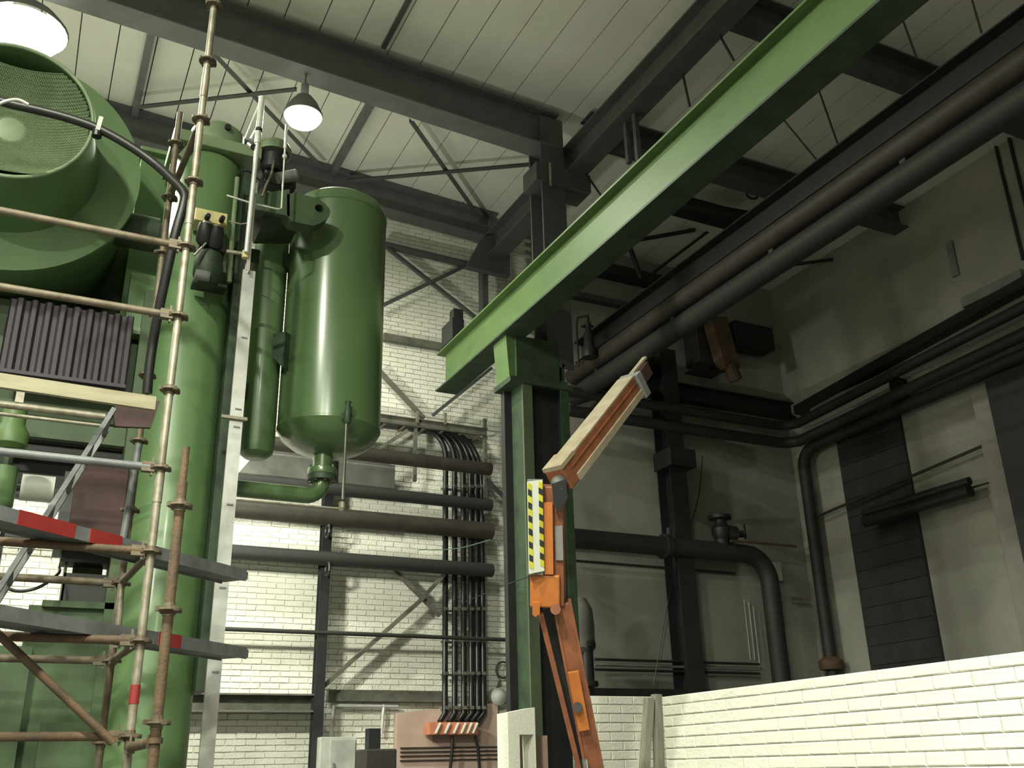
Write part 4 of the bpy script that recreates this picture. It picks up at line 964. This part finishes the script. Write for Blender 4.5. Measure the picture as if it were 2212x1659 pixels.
# ================================================================== SCAFFOLD
sc = thing('scaffold_tower', 'modular scaffold tower of galvanised tubes in front of the green machine', 'scaffold', (-.6, 6, 0))
LV = [.31+.5*k for k in range(15)]
ros = None
def rosette(x, y, z, parent):
    global ros
    if ros is None:
        m = MB()
        m.lathe([(.030, -.005), (.061, -.005), (.061, .005), (.030, .005)], (0, 0, 0), n=16, close=True)
        for k in range(4):
            a_ = k*math.pi/2+.4; m.bar((.03*math.cos(a_), .03*math.sin(a_), 0), (.066*math.cos(a_), .066*math.sin(a_), 0), .02, .022)
        m.lathe([(.028, -.03), (.028, .03)], (0, 0, 0), n=12)
        ros = m.build('rosette', 'galv_rusty', None, org=(0, 0, 0)); me = ros.data
        bpy.data.objects.remove(ros); ros = me
    o = bpy.data.objects.new('rosette', ros); col.objects.link(o); o.parent = parent; o.location = Vector((x, y, z))-ORG[parent.name]
def standard(x, y, top, m='galv_rusty', skip=()):
    o = MB().tube((x, y, 0), (x, y, top), .0242, 16).build('standard', m, sc, smooth=40)
    for z in LV:
        if z < top-.1: rosette(x, y, z, o)
    return o
S1 = (.625, 5.9); S2 = (.575, 7.0)
s1 = standard(*S1, 7.6, 'galvanised'); s2 = standard(*S2, at(390, 244, Y=7.0).z)
for k in range(3):
    z = [4.98, 3.1, 6.0][k]; MB().tube((S1[0], S1[1], z), (S1[0], S1[1], z+.18), .0275, 14).build('spigot_joint', 'galvanised', s1, smooth=40)
standard(S1[0]-2.57, 5.9, 7.6); standard(S2[0]-2.57, 7.0, 7.2)
z = at(286, 1500, Y=5.9).z; MB().tube((S1[0], S1[1], z-.05), (S1[0], S1[1], z+.05), .027, 14).build('red_band', 'red_paint', s1)
def head(x, y, z, d, parent):
    m = MB(); d = Vector(d).normalized(); p = V(x, y, z); m.bar(p+d*.035, p+d*.11, .045, .06)
    m.bar(p+d*.05+V(0, 0, -.05), p+d*.05+V(0, 0, .06), .012, .03, up=(0, 1, 0)); m.build('wedge_head', 'galv_rusty', parent)
def ledger(a, b, z, m='galv_rusty', r=.0242, name='ledger'):
    a, b = Vector((*a, z)), Vector((*b, z)); o = MB().tube(a, b, r, 14).build(name, m, sc, smooth=40)
    d = (b-a).normalized(); head(a.x, a.y, z, d, o); head(b.x, b.y, z, -d, o); return o
L1 = (S1[0]-2.57, 5.9); L2 = (S2[0]-2.57, 7.0)
for z, m in ((4.81, 'galv_rusty'), (4.31, 'galv_rusty'), (3.31, 'deck_grey'), (2.81, 'rust'), (2.31, 'rust'), (1.81, 'rust')): ledger(S1, L1, z, m)
for z in (2.81, 2.31, 5.81): ledger(S1, S2, z, name='transom')
for z in (2.81, 2.31): ledger(S2, L2, z)
# rusty front standard on a collar
s3x = at(372, 1250, Y=4.85).x; S3 = (s3x, 4.85)
zt = at(418, 968, Y=4.85).z; zcl = at(388, 1092, Y=4.85).z
o3 = MB().tube((*S3, 0), (*S3, zcl), .0245, 16).tube((*S3, zcl), (*S3, zcl+.12), .0245, 16).tube((*S3, zcl+.12), (*S3, zt), .0185, 16).build('standard', 'rust', sc, smooth=40)
for z in (zcl, zcl-.5, zcl-1.0): rosette(*S3, z, o3)
for py in (1320, 1600):
    z = at(350, py, Y=4.85).z; MB().tube((*S3, z-.012), (*S3, z+.012), .034, 14).build('collar', 'rust', o3)
for z, py in ((1.75, 0),): ledger(S1, S3, z, 'rust', name='transom')
a, b = at(12, 1385, Y=5.84), at(245, 1605, Y=5.84)
MB().tube(a+(a-b)*.8, b, .022, 12).build('diagonal_brace', 'rust', sc, smooth=40)
a, b = at(222, 1180, Y=7.0), at(318, 860, Y=7.0)
# dark second diagonal
MB().tube(at(300, 960, Y=6.9), at(262, 1190, Y=6.9), .024, 12).build('brace_tube', 'deck_grey', sc, smooth=40)
MB().tube(at(252, 1400, Y=6.9), at(262, 1262, Y=6.9), .022, 12).build('brace_tube', 'galvanised', sc, smooth=40)
# guard rail pair behind
for py0, py1, r, m in ((872, 898, .026, 'galvanised'), (893, 918, .014, 'galvanised')):
    a, b = at(-30, py0, Y=7.1), at(228, py1, Y=7.1); z = a.z
    MB().tube(V(a.x-.5, 7.1, (a.z+b.z)/2), V(b.x, 7.1, (a.z+b.z)/2), r, 12).build('guard_rail', m, sc, smooth=40)
MB().box(at(38, 832, Y=7.08), at(50, 872, Y=7.1)).build('rail_post', 'galvanised', sc)
# toe board
tb = [at(-10, 808, Y=5.86), at(336, 866, Y=5.95)]
steel('toe_board', MB().bar(tb[0]+V(-1, 0, .0)-V(0, 0, .015), tb[1]-V(0, 0, .02), .035, .085), 'wood_plank', 'pale wooden toe board along the upper scaffold rail', 'board')
# deck planks
def plank(pa, pb, z, w, t, label, m='deck_grey', ext=.0, stripe=None):
    a, b = at(*pa, Z=z), at(*pb, Z=z); d = (b-a).normalized(); a = a-d*ext
    pk = thing('deck_plank', label, 'plank', (a+b)/2)
    MB().bar(a, b, w, t).build('deck', m, pk, bevel=.006)
    sd = d.cross(V(0, 0, 1))
    for s_ in (-1, 1): MB().bar(a+sd*s_*w/2, b+sd*s_*w/2, .012, t*1.5).build('edge_rail', m, pk)
    MB().bar(b+d*.01-sd*w/2, b+d*.01+sd*w/2, .03, t).build('end_hook', 'galvanised', pk)
    if stripe:
        for s0, s1 in stripe:
            p0, p1 = at(*s0, Z=z), at(*s1, Z=z); t0 = (p0-a).dot(d); t1 = (p1-a).dot(d)
            MB().bar(a+d*t0-sd*-0+sd*(w/2+.008), a+d*t1+sd*(w/2+.008), .008, t*1.6).build('red_edge', 'red_paint', pk)
    return pk
plank((-10, 1118), (505, 1246), 2.87, .20, .05, 'grey scaffold plank with red edge at the middle level', stripe=[((8, 1122), (136, 1152)), ((170, 1160), (232, 1178))], ext=.4)
plank((-10, 1330), (505, 1413), 2.37, .20, .05, 'grey scaffold plank at the lower level, ends by the flat bar', stripe=[((306, 1382), (352, 1390))], ext=.4)
# hatch plate under the toe board
steel('access_hatch', MB().poly([at(248, 868, Y=6.3), at(345, 868, Y=6.3), at(325, 925, Y=6.3), at(245, 922, Y=6.3)], .03), 'oxide_red', 'dark access hatch plate at the top of the ladder', 'hatch')
# ladder
ld = thing('scaffold_ladder', 'grey metal ladder sloping down to the left inside the scaffold', 'ladder', at(0, 1265, Y=6.2))
ra0, ra1 = at(-25, 1308, Y=6.2), at(246, 884, Y=6.2)
off = V(0, .42, 0)
ML = 'galvanised'
r0 = MB().bar(ra0+(ra0-ra1)*.9, ra1, .028, .06, up=(0, 1, 0)).build('rail', 'deck_grey', ld)
MB().bar(ra0+(ra0-ra1)*.9+off, ra1+off, .028, .06, up=(0, 1, 0)).build('rail', 'deck_grey', ld)
for k in range(7):
    p = ra0+(ra1-ra0)*(k/6.2); MB().bar(p, p+off, .03, .03).build('rung', 'deck_grey', ld)

# ================================================================== ORANGE LIFT
lf = thing('boom_lift', 'orange articulated boom lift with striped warning plate by the column', 'lift', (3.9, 6.5, 0))
D0 = 6.55
def LB(px, py, D=D0): return at(px, py, D=D)
# lower arm
dl = [LB(1214, 1300), LB(1284, 1659, 6.55)]; dv = (dl[1]-dl[0]).normalized()
foot = dl[1]+dv*((dl[1].z-.75)/-dv.z)
face = V(-.55, -.83, 0)
sdv = dv.cross(face).normalized()          # across the arm in the picture
MB().bar(dl[0], foot, .125, .12, up=face).build('lower_arm', 'orange_worn', lf, bevel=.012)
for s_ in (-1, 1): MB().bar(dl[0]+face*.064+sdv*s_*.056, foot+face*.064+sdv*s_*.056, .018, .02, up=face).build('arm_lip', 'orange_worn', lf)
a, b = LB(1238, 1450, 6.45), LB(1262, 1578, 6.45)
MB().bar(a, b, .075, .02, up=face).build('side_cover', 'orange_paint', lf, bevel=.004)
c = LB(1248, 1528, 6.43); MB().lathe([(.022, 0), (.033, .004), (.033, .014), (.001, .014)], c, face, 16).build('pivot_hole', 'black_steel', lf)
a, b = LB(1168, 1325, 6.5), LB(1251, 1659, 6.5); d_ = (b-a).normalized()
MB().bar(a, b+d_*((b.z-.75)/-d_.z), .034, .05, up=face).build('tie_bar', 'orange_worn', lf)
a, b = LB(1190, 1312, 6.72), LB(1262, 1659, 6.72); d_ = (b-a).normalized()
MB().bar(a, b+d_*((b.z-.75)/-d_.z), .10, .05, up=face).build('gap_shade_bar', 'black_steel', lf)  # black bar gives the gap between tie bar and arm its shade
a, b = LB(1262, 1640, 6.46), LB(1275, 1720, 6.46); MB().tube(a, b, .02, 12).build('ram', 'chrome', lf)
# knuckle
MB().bar(LB(1180, 1306), LB(1180, 1236), .20, .20, up=face).build('knuckle', 'orange_paint', lf, bevel=.012)
MB().poly([LB(1150, 1300, 6.42), LB(1166, 1300, 6.42), LB(1166, 1325, 6.42), LB(1156, 1332, 6.42), LB(1150, 1326, 6.42)], .03).build('hinge_ear', 'orange_paint', lf)
MB().tube(LB(1200, 1316, 6.40), LB(1200, 1316, 6.62), .035, 14).build('hinge_pin', 'orange_worn', lf)
# upright tower of the arm
MB().bar(LB(1196, 1305), LB(1194, 1048), .155, .15, up=face).build('tower', 'orange_worn', lf, bevel=.01)
MB().bar(LB(1186, 1240, 6.45), LB(1184, 1085, 6.45), .06, .03, up=face).build('tower_face', 'orange_paint', lf)
MB().bar(LB(1209, 1210, 6.455), LB(1207, 1136, 6.455), .05, .012, up=face).build('rating_plate', 'plate_grey', lf)
# warning plate with chevron edges
P0, P1, P2, P3 = LB(1139, 1041, 6.40), LB(1171, 1037, 6.43), LB(1175, 1233, 6.43), LB(1143, 1239, 6.40)
nrm = (P1-P0).cross(P3-P0).normalized()
if nrm.dot(Vector(CAM)-P0) < 0: nrm = -nrm
wp = MB().poly([P0, P1, P2, P3], .016).build('warning_plate', 'label_white', lf)
def wpt(u, v): return (P0*(1-u)+P1*u)*(1-v)+(P3*(1-u)+P2*u)*v
for ed_ in (0, 1):
    for k in range(14):
        v0 = k/14; v1 = v0+1/14; u0, u1 = (.0, .26) if ed_ == 0 else (.72, .99); sk = .03
        if v1+sk > 1: continue
        q = [wpt(u0, v0)+nrm*.0095, wpt(u1, v0+sk)+nrm*.0095, wpt(u1, v1+sk)+nrm*.0095, wpt(u0, v1)+nrm*.0095]
        MB().poly(q, .003).build('stripe', 'label_yellow' if k % 2 == 0 else 'label_black', wp)
MB().bar(LB(1158, 1240, 6.46), LB(1156, 1036, 6.46), .10, .06, up=face).build('plate_box', 'plate_grey', lf)
# elbow joint
jc = LB(1210, 1052, 6.5)
MB().lathe([(.03, -.09), (.052, -.08), (.055, .08), (.03, .09)], jc, (-.55, -.83, .1), 20).build('elbow_joint', 'black_steel', lf, smooth=40)
MB().poly([LB(1192, 1045, 6.42), LB(1222, 1035, 6.42), LB(1226, 1075, 6.42), LB(1208, 1108, 6.42), LB(1196, 1090, 6.42)], .03).build('elbow_plate', 'black_steel', lf)
# upper boom
ua, ub = LB(1206, 1038, 6.5), LB(1362, 838, 7.6); ud = (ub-ua).normalized()
upn = V(0, 0, 1)-ud*ud.z; upn.normalize(); us = ud.cross(upn)
MB().bar(ua, ub, .15, .17).build('upper_boom', 'orange_worn', lf, bevel=.01)
MB().bar(ua+upn*.088+ud*.12, ub+upn*.088, .15, .012).build('boom_top', 'tan_worn', lf)
MB().bar(ua-upn*.06+us*.078+ud*.12, ub-upn*.06+us*.078, .02, .05).build('boom_lip', 'tan_worn', lf)
MB().bar(ua+upn*.03+us*.077+ud*.1, ub+upn*.03+us*.077-ud*.02, .006, .012).build('boom_seam', 'orange_worn', lf)
MB().bar(ua+upn*.09+ud*.0, ua+upn*.09+ud*.2, .16, .03).build('boom_collar', 'tan_worn', lf)
MB().bar(ub, ub+ud*.34, .10, .11).build('inner_boom', 'oxide_red', lf)
MB().bar(ub+ud*.02-upn*.02, ub+ud*.1-upn*.02, .18, .2).build('boom_head', 'plate_grey', lf)
MB().bar(ub+ud*.1+upn*.07, ub+ud*.42+upn*.07, .04, .02).build('hose_tray', 'tan_worn', lf)
# chassis out of the picture
fx, fy = foot.x, foot.y
MB().box((fx-.45, fy-.35, .42), (fx+.25, fy+.4, .82)).build('turntable', 'orange_paint', lf, bevel=.03)
MB().box((fx-.7, fy-.5, .22), (fx+.3, fy+.55, .42)).build('chassis', 'plate_grey', lf, bevel=.02)
for x in (fx-.55, fx+.15):
    for y in (fy-.52, fy+.45): MB().tube((x, y, .2), (x, y+.14, .2), .2, 20).build('wheel', 'rubber', lf, smooth=40)
